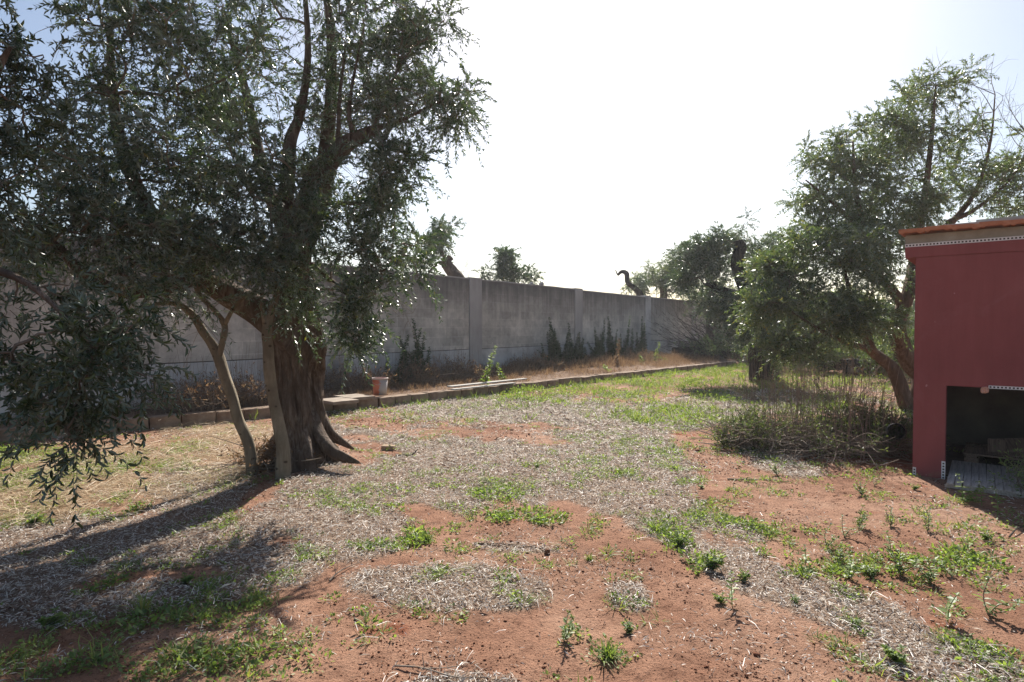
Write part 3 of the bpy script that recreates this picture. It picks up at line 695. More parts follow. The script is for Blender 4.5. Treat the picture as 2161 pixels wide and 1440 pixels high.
# --- the tree that hangs in from the left, near the camera
nb = (-4.6, 3.3, 0)
near_blobs = [(20, 60, 4.0, 40, 90, .5, 6), (25, 220, 4.0, 50, 110, .5, 9), (40, 400, 3.9, 70, 90, .5, 6), (70, 610, 3.6, 110, 50, .4, 4), (200, 700, 3.4, 90, 70, .3, 8), (60, 760, 3.4, 90, 80, .3, 6),
              (210, 790, 3.3, 60, 45, .25, 4), (110, 860, 3.2, 80, 25, .2, 3), (150, 915, 3.15, 30, 20, .1, 2), (285, 800, 3.3, 18, 25, .1, 1), (-150, 500, 3.6, 120, 300, .6, 18), (-250, 100, 3.8, 200, 250, .8, 22)]
def to(px, py, Y): return P(px, py, Y)
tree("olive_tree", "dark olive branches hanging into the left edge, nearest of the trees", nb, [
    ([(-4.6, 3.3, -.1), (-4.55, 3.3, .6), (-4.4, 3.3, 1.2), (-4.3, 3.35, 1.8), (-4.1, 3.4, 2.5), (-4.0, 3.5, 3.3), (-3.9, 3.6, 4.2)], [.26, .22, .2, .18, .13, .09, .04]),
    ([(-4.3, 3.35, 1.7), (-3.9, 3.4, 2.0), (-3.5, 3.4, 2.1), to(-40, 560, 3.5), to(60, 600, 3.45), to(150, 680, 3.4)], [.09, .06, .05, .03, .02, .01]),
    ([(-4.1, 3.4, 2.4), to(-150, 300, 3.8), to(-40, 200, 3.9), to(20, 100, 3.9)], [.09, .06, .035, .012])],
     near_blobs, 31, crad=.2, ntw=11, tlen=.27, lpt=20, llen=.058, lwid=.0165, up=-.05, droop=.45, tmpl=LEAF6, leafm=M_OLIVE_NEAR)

# --- the right olive behind the shed
rb = G(1922, 866); rb = (rb[0], rb[1], 0); RY = rb[1]
right_limbs = [
    ([(rb[0], RY, -.1)] + px_path([(1912, 850, RY), (1900, 815, RY), (1884, 780, RY), (1862, 758, RY), (1838, 738, 11.0), (1826, 695, 10.8), (1800, 640, 10.8), (1780, 560, 10.9)]), [.16, .13, .115, .11, .10, .09, .075, .05, .02]),
    ([(rb[0] + .25, RY + .3, -.1)] + px_path([(1945, 800, RY + .3), (1920, 765, RY + .3), (1900, 725, RY + .2), (1893, 690, RY), (1905, 650, RY), (1918, 615, RY), (1930, 540, RY + .4), (1950, 420, RY + .6), (1965, 300, RY + .8), (1975, 180, RY + .9)]), [.2, .18, .16, .15, .13, .12, .11, .09, .06, .04, .015]),
    (px_path([(1908, 648, RY), (1885, 615, RY), (1855, 578, RY), (1830, 500, RY), (1805, 400, RY + .2), (1800, 300, RY + .3)]), [.10, .085, .07, .055, .035, .015]),
    (px_path([(1925, 560, RY + .3), (2000, 480, RY + .8), (2060, 400, RY + 1), (2090, 300, RY + 1), (2100, 200, RY + 1)]), [.09, .06, .04, .025, .01]),
    (px_path([(2000, 470, RY + .8), (2060, 440, RY + .9), (2130, 380, RY + 1), (2180, 300, RY + 1)]), [.05, .04, .025, .01]),
    (px_path([(1840, 740, 11.0), (1780, 720, 10.6), (1720, 690, 10.4), (1660, 650, 10.4)]), [.06, .045, .03, .012]),
    (px_path([(1830, 500, RY), (1760, 430, RY), (1700, 380, RY)]), [.05, .03, .012])]
right_blobs = [(2060, 330, 12.8, 70, 80, .8, 9), (2120, 420, 12.8, 50, 50, .8, 7), (2035, 260, 12.6, 50, 50, .6, 5), (2145, 310, 12.9, 30, 60, .6, 4), (1850, 330, 12.2, 110, 90, .8, 8), (1965, 195, 12.6, 55, 45, .6, 13), (1890, 270, 12.3, 70, 55, .8, 18), (1930, 330, 12.5, 90, 60, .9, 21), (1785, 290, 12.0, 35, 35, .4, 6), (1800, 350, 12, 60, 50, .6, 13), (1735, 345, 12, 40, 30, .5, 6),
               (1700, 420, 12, 35, 30, .4, 6), (1790, 440, 11.6, 100, 70, .8, 33), (1890, 440, 12, 90, 70, .8, 24), (2020, 400, 12.8, 90, 70, .9, 15), (2110, 380, 13, 60, 80, .8, 9), (1710, 500, 11.5, 60, 40, .6, 10),
               (1640, 570, 10.8, 60, 40, .6, 15), (1750, 560, 10.8, 125, 80, 1.0, 40), (1850, 540, 11, 70, 60, .6, 21), (1700, 660, 10.4, 110, 50, .8, 24), (1610, 640, 10.6, 50, 40, .5, 12), (1790, 690, 10.2, 70, 35, .4, 13),
               (1680, 735, 10.0, 60, 28, .4, 10), (1870, 640, 10.8, 40, 60, .4, 7), (2000, 530, 13, 120, 60, .8, 15)]
def bare_sprays(spots):
    def fn(rng, nd):
        P_ = []; R_ = []; A = np.array(nd)
        for (px, py, Y, rx, ry, n) in spots:
            for _ in range(n):
                e = P(px + rng.normal(0, rx), py + rng.normal(0, ry), Y + rng.normal(0, .3))
                j = A[np.argmin(np.linalg.norm(A - (e - np.array((0, 0, .9))), axis=1))]
                m = (e + j) / 2 + rng.normal(0, .12, 3)
                P_.append(catmull([j, m, e], 7)); R_.append(np.linspace(.010, .002, 7))
                for _k in range(5):
                    s = catmull([j, m, e], 7)[rng.integers(3, 7)]; q = s + rng.normal(0, .22, 3) + np.array((0, 0, .18))
                    P_.append(catmull([s, (s + q) / 2 + rng.normal(0, .04, 3), q], 7)); R_.append(np.linspace(.004, .0012, 7))
        v, f = thin_tubes(np.array(P_), np.array(R_), 3); return [(v, f, 0)], []
    return fn
tree("olive_tree", "tall airy olive with several leaning brown stems growing behind the red shed", rb, right_limbs, right_blobs, 41, bark=M_BARK_RED, leafm=M_OLIVE_R,
     crad=.34, ntw=18, tlen=.36, lpt=22, llen=.068, lwid=.022, extra=bare_sprays([(2080, 230, 12.8, 45, 50, 14), (2110, 300, 12.8, 40, 60, 10), (2000, 170, 12.8, 20, 25, 5), (1700, 330, 12, 25, 25, 4)]), lob=.08, rough=.05)

# --- old stump tree in the middle distance
sb = G(1614, 806); sb = (sb[0], sb[1], 0); SY = sb[1]
tree("olive_tree", "old olive with black hollow trunk and a sawn upright stub, beyond the green clearing", sb, [
    ([(sb[0], SY, -.1)] + px_path([(1612, 775, SY), (1606, 735, SY), (1600, 690, SY), (1590, 650, SY), (1575, 610, SY), (1558, 570, SY), (1555, 545, SY), (1562, 525, SY), (1560, 508, SY)]), [.42, .36, .33, .33, .28, .22, .19, .17, .165, .14]),
    (px_path([(1592, 650, SY), (1560, 625, SY + .2), (1520, 612, SY + .3), (1500, 602, SY + .3), (1488, 600, SY + .4)]), [.17, .14, .12, .08, .04]),
    (px_path([(1600, 660, SY), (1630, 600, SY), (1650, 540, SY)]), [.12, .08, .03]),
    (px_path([(1575, 600, SY), (1600, 570, SY), (1622, 550, SY)]), [.06, .04, .02])],
     [(1520, 520, SY + .5, 45, 28, .8, 20), (1470, 560, SY + .6, 30, 45, .8, 22), (1505, 570, SY + .4, 50, 25, .8, 10), (1440, 540, SY + .5, 18, 22, .4, 3), (1575, 470, SY, 12, 12, .3, 1), (1620, 540, SY, 40, 30, .7, 18), (1600, 600, SY - .5, 60, 28, .7, 20), (1540, 650, SY - .5, 50, 35, .7, 24),
      (1590, 690, SY - 1, 60, 30, .7, 24), (1500, 640, SY + .3, 35, 25, .6, 10), (1440, 590, SY + .8, 25, 20, .5, 10)], 51, bark=M_BARK_DARK, leafm=M_OLIVE, crad=.42, ntw=17, tlen=.38, lpt=16, llen=.085, lwid=.030,
     extra=bare_sprays([(1565, 490, SY, 14, 8, 3), (1595, 520, SY, 12, 12, 3)]))

# --- trees whose tops show over the wall
def top_tree(label, px, pbase, Y, limbs, blobs, seed, **kw):
    p = P(px, 700, Y)
    tree("olive_tree", label, (p[0], Y, 0), [([(p[0], Y, 0), (p[0] + .02, Y, 1.2)] + px_path(limbs[0][0]), [limbs[0][1][0] * 1.2, limbs[0][1][0]] + limbs[0][1])] + [(px_path(a), b) for a, b in limbs[1:]],
         blobs, seed, crad=.38, tlen=.36, lpt=18, llen=.095, lwid=.034, group="olive tops showing over the block wall", **kw)
top_tree("pruned olive with a hooked bare stub, over the wall beside the big tree's branch tips", 985, 0, 19.5,
         [([(975, 610, 19.5), (955, 575, 19.5), (938, 550, 19.5)], [.24, .21, .17]), ([(940, 552, 19.5), (948, 543, 19.5), (955, 549, 19.5)], [.08, .06, .05]), ([(945, 560, 19.5), (925, 556, 19.5), (905, 575, 19.5)], [.09, .06, .03]),
          ([(940, 552, 19.5), (925, 510, 19.5)], [.05, .02])],
         [(930, 500, 19.5, 30, 28, .8, 12), (900, 525, 19.5, 30, 25, .8, 10), (885, 560, 19.2, 20, 14, .5, 3)], 61, ntw=17, extra=bare_sprays([(975, 560, 19.5, 10, 14, 4)]))
top_tree("small round olive top above the middle of the block wall", 1085, 0, 23.0,
         [([(1083, 620, 23), (1082, 580, 23), (1078, 540, 23)], [.07, .05, .02])], [(1072, 545, 23, 22, 20, .6, 13), (1078, 582, 23, 34, 18, .7, 13), (1115, 582, 23, 14, 16, .4, 4), (1050, 580, 23, 14, 10, .4, 1)], 62, ntw=20)
top_tree("wispy low olive shoots just over the wall, between the hooked stub and the round top", 1020, 0, 22.0,
         [([(1018, 615, 22), (1016, 590, 22)], [.04, .02])], [(1015, 580, 22, 12, 10, .3, 2)], 63, ntw=16)
top_tree("tall dark olive top rising behind the end of the wall, left of the sawn stub", 1500, 0, 30.0,
         [([(1500, 620, 30), (1498, 590, 30), (1490, 550, 30), (1490, 510, 30)], [.25, .18, .12, .05])], [(1455, 560, 30, 26, 50, 1., 16), (1500, 530, 30, 40, 34, 1., 18), (1545, 505, 30, 34, 24, 1., 12), (1480, 610, 30, 50, 26, 1., 14), (1560, 590, 30, 50, 50, 1., 16), (1620, 560, 30, 40, 40, 1., 14), (1650, 520, 30, 45, 30, 1., 12), (1570, 540, 30, 60, 40, 1., 14)], 66, ntw=13, leafm=M_OLIVE_R)
top_tree("crooked bare olive limb curling over the far end of the wall", 1360, 0, 30.0,
         [([(1352, 630, 30), (1343, 612, 30), (1325, 596, 30), (1322, 578, 30), (1312, 574, 30), (1303, 581, 30)], [.17, .15, .13, .12, .08, .05]), ([(1303, 580, 30), (1299, 570, 30)], [.03, .02])],
         [(1355, 595, 30, 18, 16, .6, 4), (1320, 612, 30, 8, 5, .3, 1)], 64, bark=M_BARK_DARK, ntw=16)
top_tree("bushy grey green olive behind the far end of the wall", 1400, 0, 32.0,
         [([(1400, 620, 32), (1400, 590, 32), (1410, 570, 32)], [.2, .12, .05])], [(1390, 585, 32, 34, 32, 1., 30), (1425, 565, 32, 34, 40, 1.2, 30), (1350, 598, 32, 24, 16, .8, 8), (1360, 605, 32, 18, 16, .6, 6), (1440, 605, 31, 38, 26, 1., 16)], 65, ntw=20, leafm=M_OLIVE_R)
# --- background olives to the right, between and behind
bgd = [(1700, 38, 150, "round far olive seen between the stump tree and the leaning stems"), (1800, 34, 120, "low far olive behind the light dirt strip"), (1900, 40, 150, "broad far olive directly behind the leaning brown stems"),
       (1590, 44, 150, "hazy far olive behind the sawn stub"), (2040, 36, 150, "far olive hidden mostly by the red shed"), (1500, 46, 120, "far olive behind the brush pile, past the end of the wall")]
for i, (px, Y, w, lab) in enumerate(bgd):
    p = P(px, 700, Y)
    rr = np.random.default_rng(100 + i)
    tree("olive_tree", lab, (p[0], Y, 0), [([(p[0], Y, -.1), (p[0] + .1, Y, .8), (p[0] - .1, Y, 1.6), (p[0], Y, 2.6)], [.35, .28, .22, .1])],
         [(px, 650, Y, 75, 38, 1.6, 44), (px - 30, 700, Y - 1, 60, 34, 1.2, 24), (px + 35, 700, Y - 1, 60, 34, 1.2, 24)], 200 + i, crad=.6, ntw=15, tlen=.6, lpt=14, llen=.15, lwid=.055, leafm=M_OLIVE_R,
         bark=M_BARK_DARK, group="far olives beyond the yard")

# ------------------------------------------------------------------ block wall
def wall_mat():
    m, nt, o = nmat("weathered_block_wall"); tc = nt.nodes.new("ShaderNodeTexCoord"); v = tc.outputs['Object']
    sw = nt.nodes.new("ShaderNodeSeparateXYZ"); nt.links.new(v, sw.inputs[0]); cb = nt.nodes.new("ShaderNodeCombineXYZ")
    nt.links.new(sw.outputs[0], cb.inputs[0]); nt.links.new(sw.outputs[2], cb.inputs[1])
    br = nt.nodes.new("ShaderNodeTexBrick"); nt.links.new(cb.outputs[0], br.inputs[0])
    br.inputs['Scale'].default_value = 1.0; br.inputs['Brick Width'].default_value = .52; br.inputs['Row Height'].default_value = .262
    br.inputs['Mortar Size'].default_value = .013; br.inputs['Mortar Smooth'].default_value = .6; br.inputs['Bias'].default_value = -.2
    br.inputs['Color1'].default_value = (.62, .585, .53, 1); br.inputs['Color2'].default_value = (.46, .435, .395, 1); br.inputs['Mortar'].default_value = (.64, .60, .55, 1)
    n1 = noise(nt, 1.1, 6, .65, v); n2 = noise(nt, 7, 6, .7, v); drip = noise(nt, 2.6, 5, .7, mapping(nt, v, (2.2, 2.2, .16)))
    c = mixc(nt, .75, br.outputs[0], ramp(nt, [(.34, (.5, .49, .48)), (.62, (1.1, 1.08, 1.05))], n1.outputs[0]).outputs[0], 'MULTIPLY')
    c = mixc(nt, .6, c, ramp(nt, [(.3, (.7, .7, .7)), (.6, (1.05, 1.05, 1.05))], n2.outputs[0]).outputs[0], 'MULTIPLY')
    # black lichen runs down from the top edge (real staining of the blocks)
    ad = nt.nodes.new("ShaderNodeMath"); ad.operation = 'MULTIPLY_ADD'; nt.links.new(drip.outputs[0], ad.inputs[0]); ad.inputs[1].default_value = 1.5; nt.links.new(sw.outputs[2], ad.inputs[2])
    st_ = ramp(nt, [(.0, (0, 0, 0)), (1, (1, 1, 1))]); mr = nt.nodes.new("ShaderNodeMapRange"); mr.inputs[1].default_value = 2.45; mr.inputs[2].default_value = 3.7
    nt.links.new(ad.outputs[0], mr.inputs[0]); nt.links.new(mr.outputs[0], st_.inputs[0])
    c = mixc(nt, mul(nt, mr.outputs[0], .85), c, (.085, .08, .078))
    pbsdf(nt, o, c, .92, bump(nt, n2.outputs[0], .5, .012, bump(nt, br.outputs['Fac'], -.35, .01)), .15); return m
M_WALL = wall_mat()
M_DARKGAP = simple('dark_joint', [(.3, (.10, .09, .08)), (.7, (.18, .165, .15))], 5, .95)
M_PLINTH = simple("whitewashed_plinth", [(.3, (.24, .225, .21)), (.5, (.50, .48, .46)), (.72, (.68, .66, .63))], 1.1, .9, .4, .01, 7)
M_PIL = simple("concrete_pilaster", [(.3, (.28, .26, .245)), (.6, (.42, .40, .385)), (.8, (.52, .51, .50))], 1.3, .92, .5, .01, 8, vs=(1, 1, .4))
wa = math.atan2(.807, .59)
WO = np.array((-1.54, 17.2)); 
wall = empty("garden_wall", (WO[0], WO[1], 0), wa); tag(wall, "long grey weathered block wall with pilasters behind the raised bed", "wall")
pil = [-17.0, -11.1, -5.2, .77, 6.9, 13.4, 19.6, 26.0, 32.0]
rr = random.Random(5)
for i in range(len(pil) - 1):
    a, b = pil[i] + .28, pil[i + 1] - .28; ht = 3.0 + (-.02, .03, 0, .0, -.03, -.02, 0, .02)[i]
    boxes("wall_panel", [((a + b) / 2, .12, (ht + .946) / 2, b - a, .2, ht - .946)], M_WALL, wall, .006)
    boxes("core", [((a + b) / 2, .13, .95, b - a, .12, .1)], M_DARKGAP, wall, 0)
    boxes("plinth", [((a + b) / 2, .12, .415, b - a, .22, 1.026)], M_PLINTH, wall, .012)
    k = a
    cop = []
    while k < b - .05:
        e = min(k + rr.uniform(.45, .7), b); cop.append(((k + e) / 2, .12, ht + .018 + rr.uniform(-.004, .006), e - k - .006, .215, .036)); k = e
    boxes("coping", cop, M_PIL, wall, .006)
for i, p_ in enumerate(pil):
    boxes("pilaster", [(p_, .125, 1.53, .556, .30, 3.06)], M_PIL if i != 5 else M_PLINTH, wall, .012)
for i, (px, r_) in enumerate([(1148, .085), (1126, .06)]):
    k = (px - CX) / F; t = (17.2 * k + 1.54) / (.59 - .807 * k)
    w3 = np.array((WO[0] + .59 * t - .08, WO[1] + .807 * t + .06, 3.03 + r_ * .7))
    bm = bmesh.new(); bmesh.ops.create_icosphere(bm, subdivisions=3, radius=r_)
    for v_ in bm.verts: v_.co *= 1 + .25 * (math.sin(v_.co.x * 50) * math.sin(v_.co.y * 43 + 1)) ; v_.co.z *= .85
    me = bpy.data.meshes.new("stone"); bm.to_mesh(me); bm.free(); me.materials.append(M_PIL)
    o = bpy.data.objects.new("stone", me); COL.objects.link(o); o.location = tuple(w3)
    tag(o, ("larger rounded stone sitting on top of the block wall", "smaller rounded stone on top of the block wall")[i], "stone", "stones on the wall top")

# ------------------------------------------------------------------ kerb
M_KERB = simple("sandstone_kerb", [(.28, (.11, .07, .048)), (.5, (.24, .17, .12)), (.75, (.38, .31, .23))], 3.2, .92, .6, .012, 8)
kerb = empty("stone_kerb", (KERB[2][0], KERB[2][1], 0)); tag(kerb, "low kerb of sandstone blocks edging the raised bed", "kerb")
kr = random.Random(8)
pl = KERB[:]; seg = np.linalg.norm(np.diff(pl, axis=0), axis=1); cum = np.concatenate([[0], np.cumsum(seg)])
def along(s):
    i = min(np.searchsorted(cum, s, 'right') - 1, len(seg) - 1); f_ = (s - cum[i]) / seg[i]; return pl[i] * (1 - f_) + pl[i + 1] * f_, math.atan2(*(pl[i + 1] - pl[i])[::-1])
s = 4.0
while s < cum[-1] - .5:
    L_ = kr.uniform(.38, .56); c_, a_ = along(s + L_ / 2)
    hh = .27; top = .185 + kr.uniform(-.008, .010)
    n_ = (-math.sin(a_), math.cos(a_)); dep = .26
    o = boxes("kerb_stone", [(0, 0, 0, L_ - .012, dep, hh)], M_KERB, kerb, .014, sub=2, jitter=.006, rng=kr)
    o.location = (c_[0] + n_[0] * .02 - kerb.location.x, c_[1] + n_[1] * .02 - kerb.location.y, top - hh / 2); o.rotation_euler = (kr.uniform(-.02, .02), kr.uniform(-.02, .02), a_ + kr.uniform(-.03, .03))
    s += L_
# wider slabs beside the bucket
M_SLAB = simple("pale_stone_slab", [(.3, (.20, .155, .12)), (.7, (.36, .30, .24))], 3, .9, .5, .008, 7)
for i, (px, py, lab) in enumerate([(748, 838, "broad flat stone slab on the kerb, nearest the bucket"), (712, 846, "broad flat stone slab half hidden behind the old trunk")]):
    g_ = G(px, py, .22); o = boxes("stone_slab", [(0, 0, 0, .55, .62, .06)], M_SLAB, None, .01, sub=2, jitter=.003, rng=kr)
    o.location = (g_[0], g_[1], .215); o.rotation_euler = (0, .01, .82); tag(o, lab, "stone slab", "slabs on the kerb")
# boards lying on the kerb
M_GREYWOOD = simple("weathered_board", [(.3, (.24, .22, .20)), (.5, (.38, .36, .33)), (.75, (.52, .50, .47))], 4, .85, .6, .004, 7, vs=(1, 14, 14))
for i, (pa, pb, w_, lab) in enumerate([((948, 817), (1108, 799), .16, "long grey weathered board lying along the kerb, upper of two"), ((955, 823), (1085, 808), .12, "narrower grey board lying along the kerb, lower of two")]):
    a3 = G(*pa, .24 - .02 * i); b3 = G(*pb, .24 - .02 * i); d_ = b3 - a3; Lb = np.linalg.norm(d_)
    o = boxes("plank", [(0, 0, 0, Lb, w_, .028)], M_GREYWOOD, None, .003); o.location = tuple((a3 + b3) / 2); o.rotation_euler = (0, .005, math.atan2(d_[1], d_[0])); tag(o, lab, "plank", "planks on the kerb")

# ------------------------------------------------------------------ bucket
def lathe(name, prof, mat, parent=None, n=40):
    bm = bmesh.new(); rings = []
    for r_, z_ in prof: rings.append([bm.verts.new((r_ * math.cos(2 * math.pi * k / n), r_ * math.sin(2 * math.pi * k / n), z_)) for k in range(n)] if r_ > 1e-6 else [bm.verts.new((0, 0, z_))])
    for A, B in zip(rings[:-1], rings[1:]):
        for k in range(n):
            q = [A[k % len(A)], A[(k + 1) % len(A)], B[(k + 1) % len(B)], B[k % len(B)]]
            q = list(dict.fromkeys(q))
            if len(q) > 2: bm.faces.new(q)
    bmesh.ops.recalc_face_normals(bm, faces=bm.faces[:])
    for f_ in bm.faces: f_.smooth = True
    me = bpy.data.meshes.new(name); bm.to_mesh(me); bm.free(); me.materials.append(mat)
    o = bpy.data.objects.new(name, me); COL.objects.link(o)
    if parent: o.parent = parent
    return o
m, nt, o_ = nmat("faded_bucket_plastic"); tc = nt.nodes.new("ShaderNodeTexCoord"); sx_ = nt.nodes.new("ShaderNodeSeparateXYZ"); nt.links.new(tc.outputs['Object'], sx_.inputs[0])
nz = noise(nt, 7, 4, .6, tc.outputs['Object']); am = nt.nodes.new("ShaderNodeMath"); am.operation = 'MULTIPLY_ADD'; nt.links.new(nz.outputs[0], am.inputs[0]); am.inputs[1].default_value = .25; nt.links.new(sx_.outputs[0], am.inputs[2])
cc = ramp(nt, [(.13, (.62, .17, .085)), (.16, (.42, .38, .36))], am.outputs[0]); pbsdf(nt, o_, cc.outputs[0], .5, None, .4)
M_BUCKET = m; M_RIM = simple("pale_bucket_rim", [(.3, (.42, .33, .29)), (.7, (.55, .46, .42))], 8, .5)
bk = G(801, 834, .2); bucket = empty("bucket", (bk[0], bk[1] + .05, .20)); tag(bucket, "faded orange and grey plastic bucket standing on the kerb", "bucket")
lathe("body", [(0, .004), (.128, .004), (.134, .0), (.142, .12), (.158, .335), (.152, .335), (.136, .12), (.125, .02), (0, .02)], M_BUCKET, bucket)
lathe("rim", [(.159, .318), (.168, .322), (.170, .340), (.166, .352), (.152, .352), (.153, .337)], M_RIM, bucket)
hp = np.array([[(-.165, 0, .33), (-.15, -.07, .27), (0, -.185, .22), (.15, -.07, .27), (.165, 0, .33)]]); hp = catmull(hp[0], 16)[None]
v_, f_ = thin_tubes(hp, np.full((1, 16), .0035), 6); np_mesh("handle", [(v_, f_, 0)], M_RIM, bucket)

# ------------------------------------------------------------------ bits lying on the ground
M_BRICK = simple("tan_stone", [(.3, (.28, .19, .12)), (.7, (.44, .33, .23))], 9, .9, .6, .006)
g_ = G(820, 948); o = boxes("stone_block", [(0, 0, 0, .17, .10, .06)], M_BRICK, None, .010, sub=2, jitter=.004, rng=kr); o.location = (g_[0], g_[1], Hs(g_[0], g_[1]) + .025); o.rotation_euler = (0, .03, -.1)
tag(o, "small tan stone block lying on the litter right of the old trunk", "stone block")
def stick(name, label, pts, r0, mat, seed, group="sticks on the soil", twigs=2):
    rg = np.random.default_rng(seed); p = [np.array((a, b, Hs(a, b) + h)) for a, b, h in pts]
    parts = []; V, f = limb(p, np.linspace(r0, r0 * .45, len(p)), rg, n=26, sides=8, lob=.05, rough=.12); parts.append((V, f, 0))
    for k in range(twigs):
        i = rg.integers(6, 20); c0 = catmull(p, 26)[i]; q = c0 + np.array((rg.normal(0, .06), rg.normal(0, .05), abs(rg.normal(.02, .02))))
        V, f = limb([c0, (c0 + q) / 2 + rg.normal(0, .005, 3), q], [r0 * .5, r0 * .4, r0 * .25], rg, n=8, sides=6, lob=.0, rough=.05); parts.append((V, f, 0))
    og = np.array((p[0][0], p[0][1], p[0][2])); o = np_mesh(name, fix_limb_parts(parts), mat, None, True, og); tag(o, label, "stick", group); return o
def gp(*L): return [(G(a, b)[0], G(a, b)[1], h) for a, b, h in L]
stick("stick", "short dark forked stick on the litter near the tan stone block", gp((835, 962, .01), (855, 963, .015), (872, 962, .03), (882, 958, .07)), .012, M_BARK_DARK, 1)
stick("stick", "straight grey stick on the soil left of the dry bush by the shed", gp((1535, 1013, .01), (1580, 1015, .012), (1625, 1016, .01), (1665, 1020, .01)), .008, M_TWIGDRY, 2, twigs=3)
stick("stick", "long pale stick at the bottom edge on the bare soil", gp((835, 1402, .01), (890, 1412, .02), (960, 1428, .02), (1030, 1425, .01)), .005, M_TWIGDRY, 3, twigs=4)
stick("stick", "thin brown stick along the top of the litter band right of centre", gp((1000, 1145, .006), (1060, 1148, .01), (1110, 1152, .01), (1160, 1160, .006)), .006, M_BARK_RED, 4, twigs=1)
stick("stick", "pale crooked stick at the left tip of the round litter patch", gp((695, 1228, .01), (715, 1212, .02), (740, 1198, .015), (760, 1190, .01)), .005, M_TWIGDRY, 5, twigs=1)
stick("stick", "dark twig at the right edge of the photo above the weeds", gp((2130, 1135, .01), (2145, 1125, .03), (2165, 1115, .02), (2190, 1110, .01)), .006, M_BARK_DARK, 6, twigs=2)
stick("stick", "curved twig by itself left of the bottom centre", gp((748, 1302, .005), (760, 1310, .01), (770, 1320, .006)), .005, M_TWIGDRY, 7, twigs=0)
g_ = G(1155, 1165); o = boxes("soil_clod", [(0, 0, 0, .035, .04, .035)], simple("brown_clod", [(.3, (.12, .055, .03)), (.7, (.2, .1, .06))], 20, .95), None, .006, sub=2, jitter=.004, rng=kr); o.location = (g_[0], g_[1], Hs(g_[0], g_[1]) + .014)
tag(o, "dark brown clod at the right end of the thin litter strip", "clod")

# ------------------------------------------------------------------ shed
def mapr(nt, src, a, b):
    m = nt.nodes.new("ShaderNodeMapRange"); m.inputs[1].default_value = a; m.inputs[2].default_value = b; nt.links.new(src, m.inputs[0]); return m.outputs[0]
def plaster(name, a, b, c3):
    m, nt, o = nmat(name); tc = nt.nodes.new("ShaderNodeTexCoord"); v = tc.outputs['Object']
    n1 = noise(nt, 1.3, 6, .6, v); n2 = noise(nt, 90, 4, .6, v); n3 = noise(nt, 13, 3, .5, v)
    c = ramp(nt, [(.3, a), (.7, b)], n1.outputs[0]).outputs[0]
    pt = noise(nt, .8, 8, .75, v, 1.2); c = mixc(nt, ramp(nt, [(.52, (0, 0, 0)), (.66, (.10, .10, .10))], pt.outputs[0]).outputs[0], c, c3)
    c = mixc(nt, ramp(nt, [(.745, (0, 0, 0)), (.76, (.8, .8, .8))], n3.outputs[0]).outputs[0], c, c3)
    drip = noise(nt, 4, 5, .6, mapping(nt, v, (3, 3, .3))); c = mixc(nt, .35, c, ramp(nt, [(.35, (.75, .75, .75)), (.6, (1.03, 1.03, 1.03))], drip.outputs[0]).outputs[0], 'MULTIPLY')
    sp = nt.nodes.new("ShaderNodeSeparateXYZ"); nt.links.new(v, sp.inputs[0]); ad = nt.nodes.new("ShaderNodeMath"); ad.operation = 'MULTIPLY_ADD'
    nt.links.new(noise(nt, 5, 6, .7, v).outputs[0], ad.inputs[0]); ad.inputs[1].default_value = -.75; nt.links.new(sp.outputs[2], ad.inputs[2])
    c = mixc(nt, ramp(nt, [(.0, (.75, .75, .75)), (.06, (.35, .35, .35)), (.16, (0, 0, 0))], mapr(nt, ad.outputs[0], -.45, .35)).outputs[0], c, (.30, .16, .10))   # soil splashed on the foot of the wall
    pbsdf(nt, o, c, .8, bump(nt, n2.outputs[0], .35, .003, bump(nt, n1.outputs[0], .3, .02)), .25); return m
M_RED = plaster("red_render", (.25, .068, .068), (.325, .094, .090), (.55, .28, .28))
M_CONC = simple("rough_concrete", [(.3, (.24, .22, .17)), (.6, (.34, .315, .25)), (.8, (.42, .40, .34))], 5, .92, .5, .006, 8)
M_TILE = simple("terracotta_tile", [(.3, (.26, .085, .045)), (.5, (.42, .145, .070)), (.75, (.55, .25, .14))], 6, .85, .4, .004)
M_BEAD = simple("white_plastic_bead", [(.3, (.70, .68, .66)), (.7, (.80, .79, .78))], 5, .6, .1)
M_HOLE_SHADE = simple("painted_hole_shade", [(.3, (.05, .04, .035)), (.7, (.09, .07, .06))], 5, .95)  # dark colour stands for shade inside the bead holes
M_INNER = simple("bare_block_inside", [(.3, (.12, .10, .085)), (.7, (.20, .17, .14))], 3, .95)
M_OLDWOOD = simple("old_grey_wood", [(.3, (.10, .065, .045)), (.5, (.19, .13, .095)), (.75, (.28, .20, .15))], 5, .88, .7, .004, 7, vs=(14, 1, 14))
SC = G(1925, 1003); sc_ = np.array((SC[0], SC[1])); srot = math.atan2(-.634, .773)
shed = empty("shed", (sc_[0], sc_[1], 0), srot); tag(shed, "small flat roofed shed with dark red walls and a low opening in its front", "shed")
WL = 2.35; DP = 2.3; OP0, OP1, OPH = .285, 1.95, .985; TOPZ = 2.34
prism("front_wall", [(0, -.1), (OP0, -.1), (OP0, OPH), (OP1, OPH - .01), (OP1, -.1), (WL, -.1), (WL, TOPZ), (0, TOPZ)], 0, .13, M_RED, shed, .006)
boxes("side_wall", [(.065, .13 + (DP - .13) / 2 + .001, 1.12, .13, DP - .13, 2.43)], M_RED, shed, .003)
boxes("side_wall", [(WL - .065, .13 + (DP - .13) / 2 + .001, 1.12, .13, DP - .13, 2.43)], M_RED, shed, .003)
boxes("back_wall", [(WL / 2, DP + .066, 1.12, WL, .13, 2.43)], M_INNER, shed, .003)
boxes("lintel_band", [(WL / 2, DP / 2 + .028, 2.3985, WL + .19, DP + .07, .115)], M_RED, shed, .006)
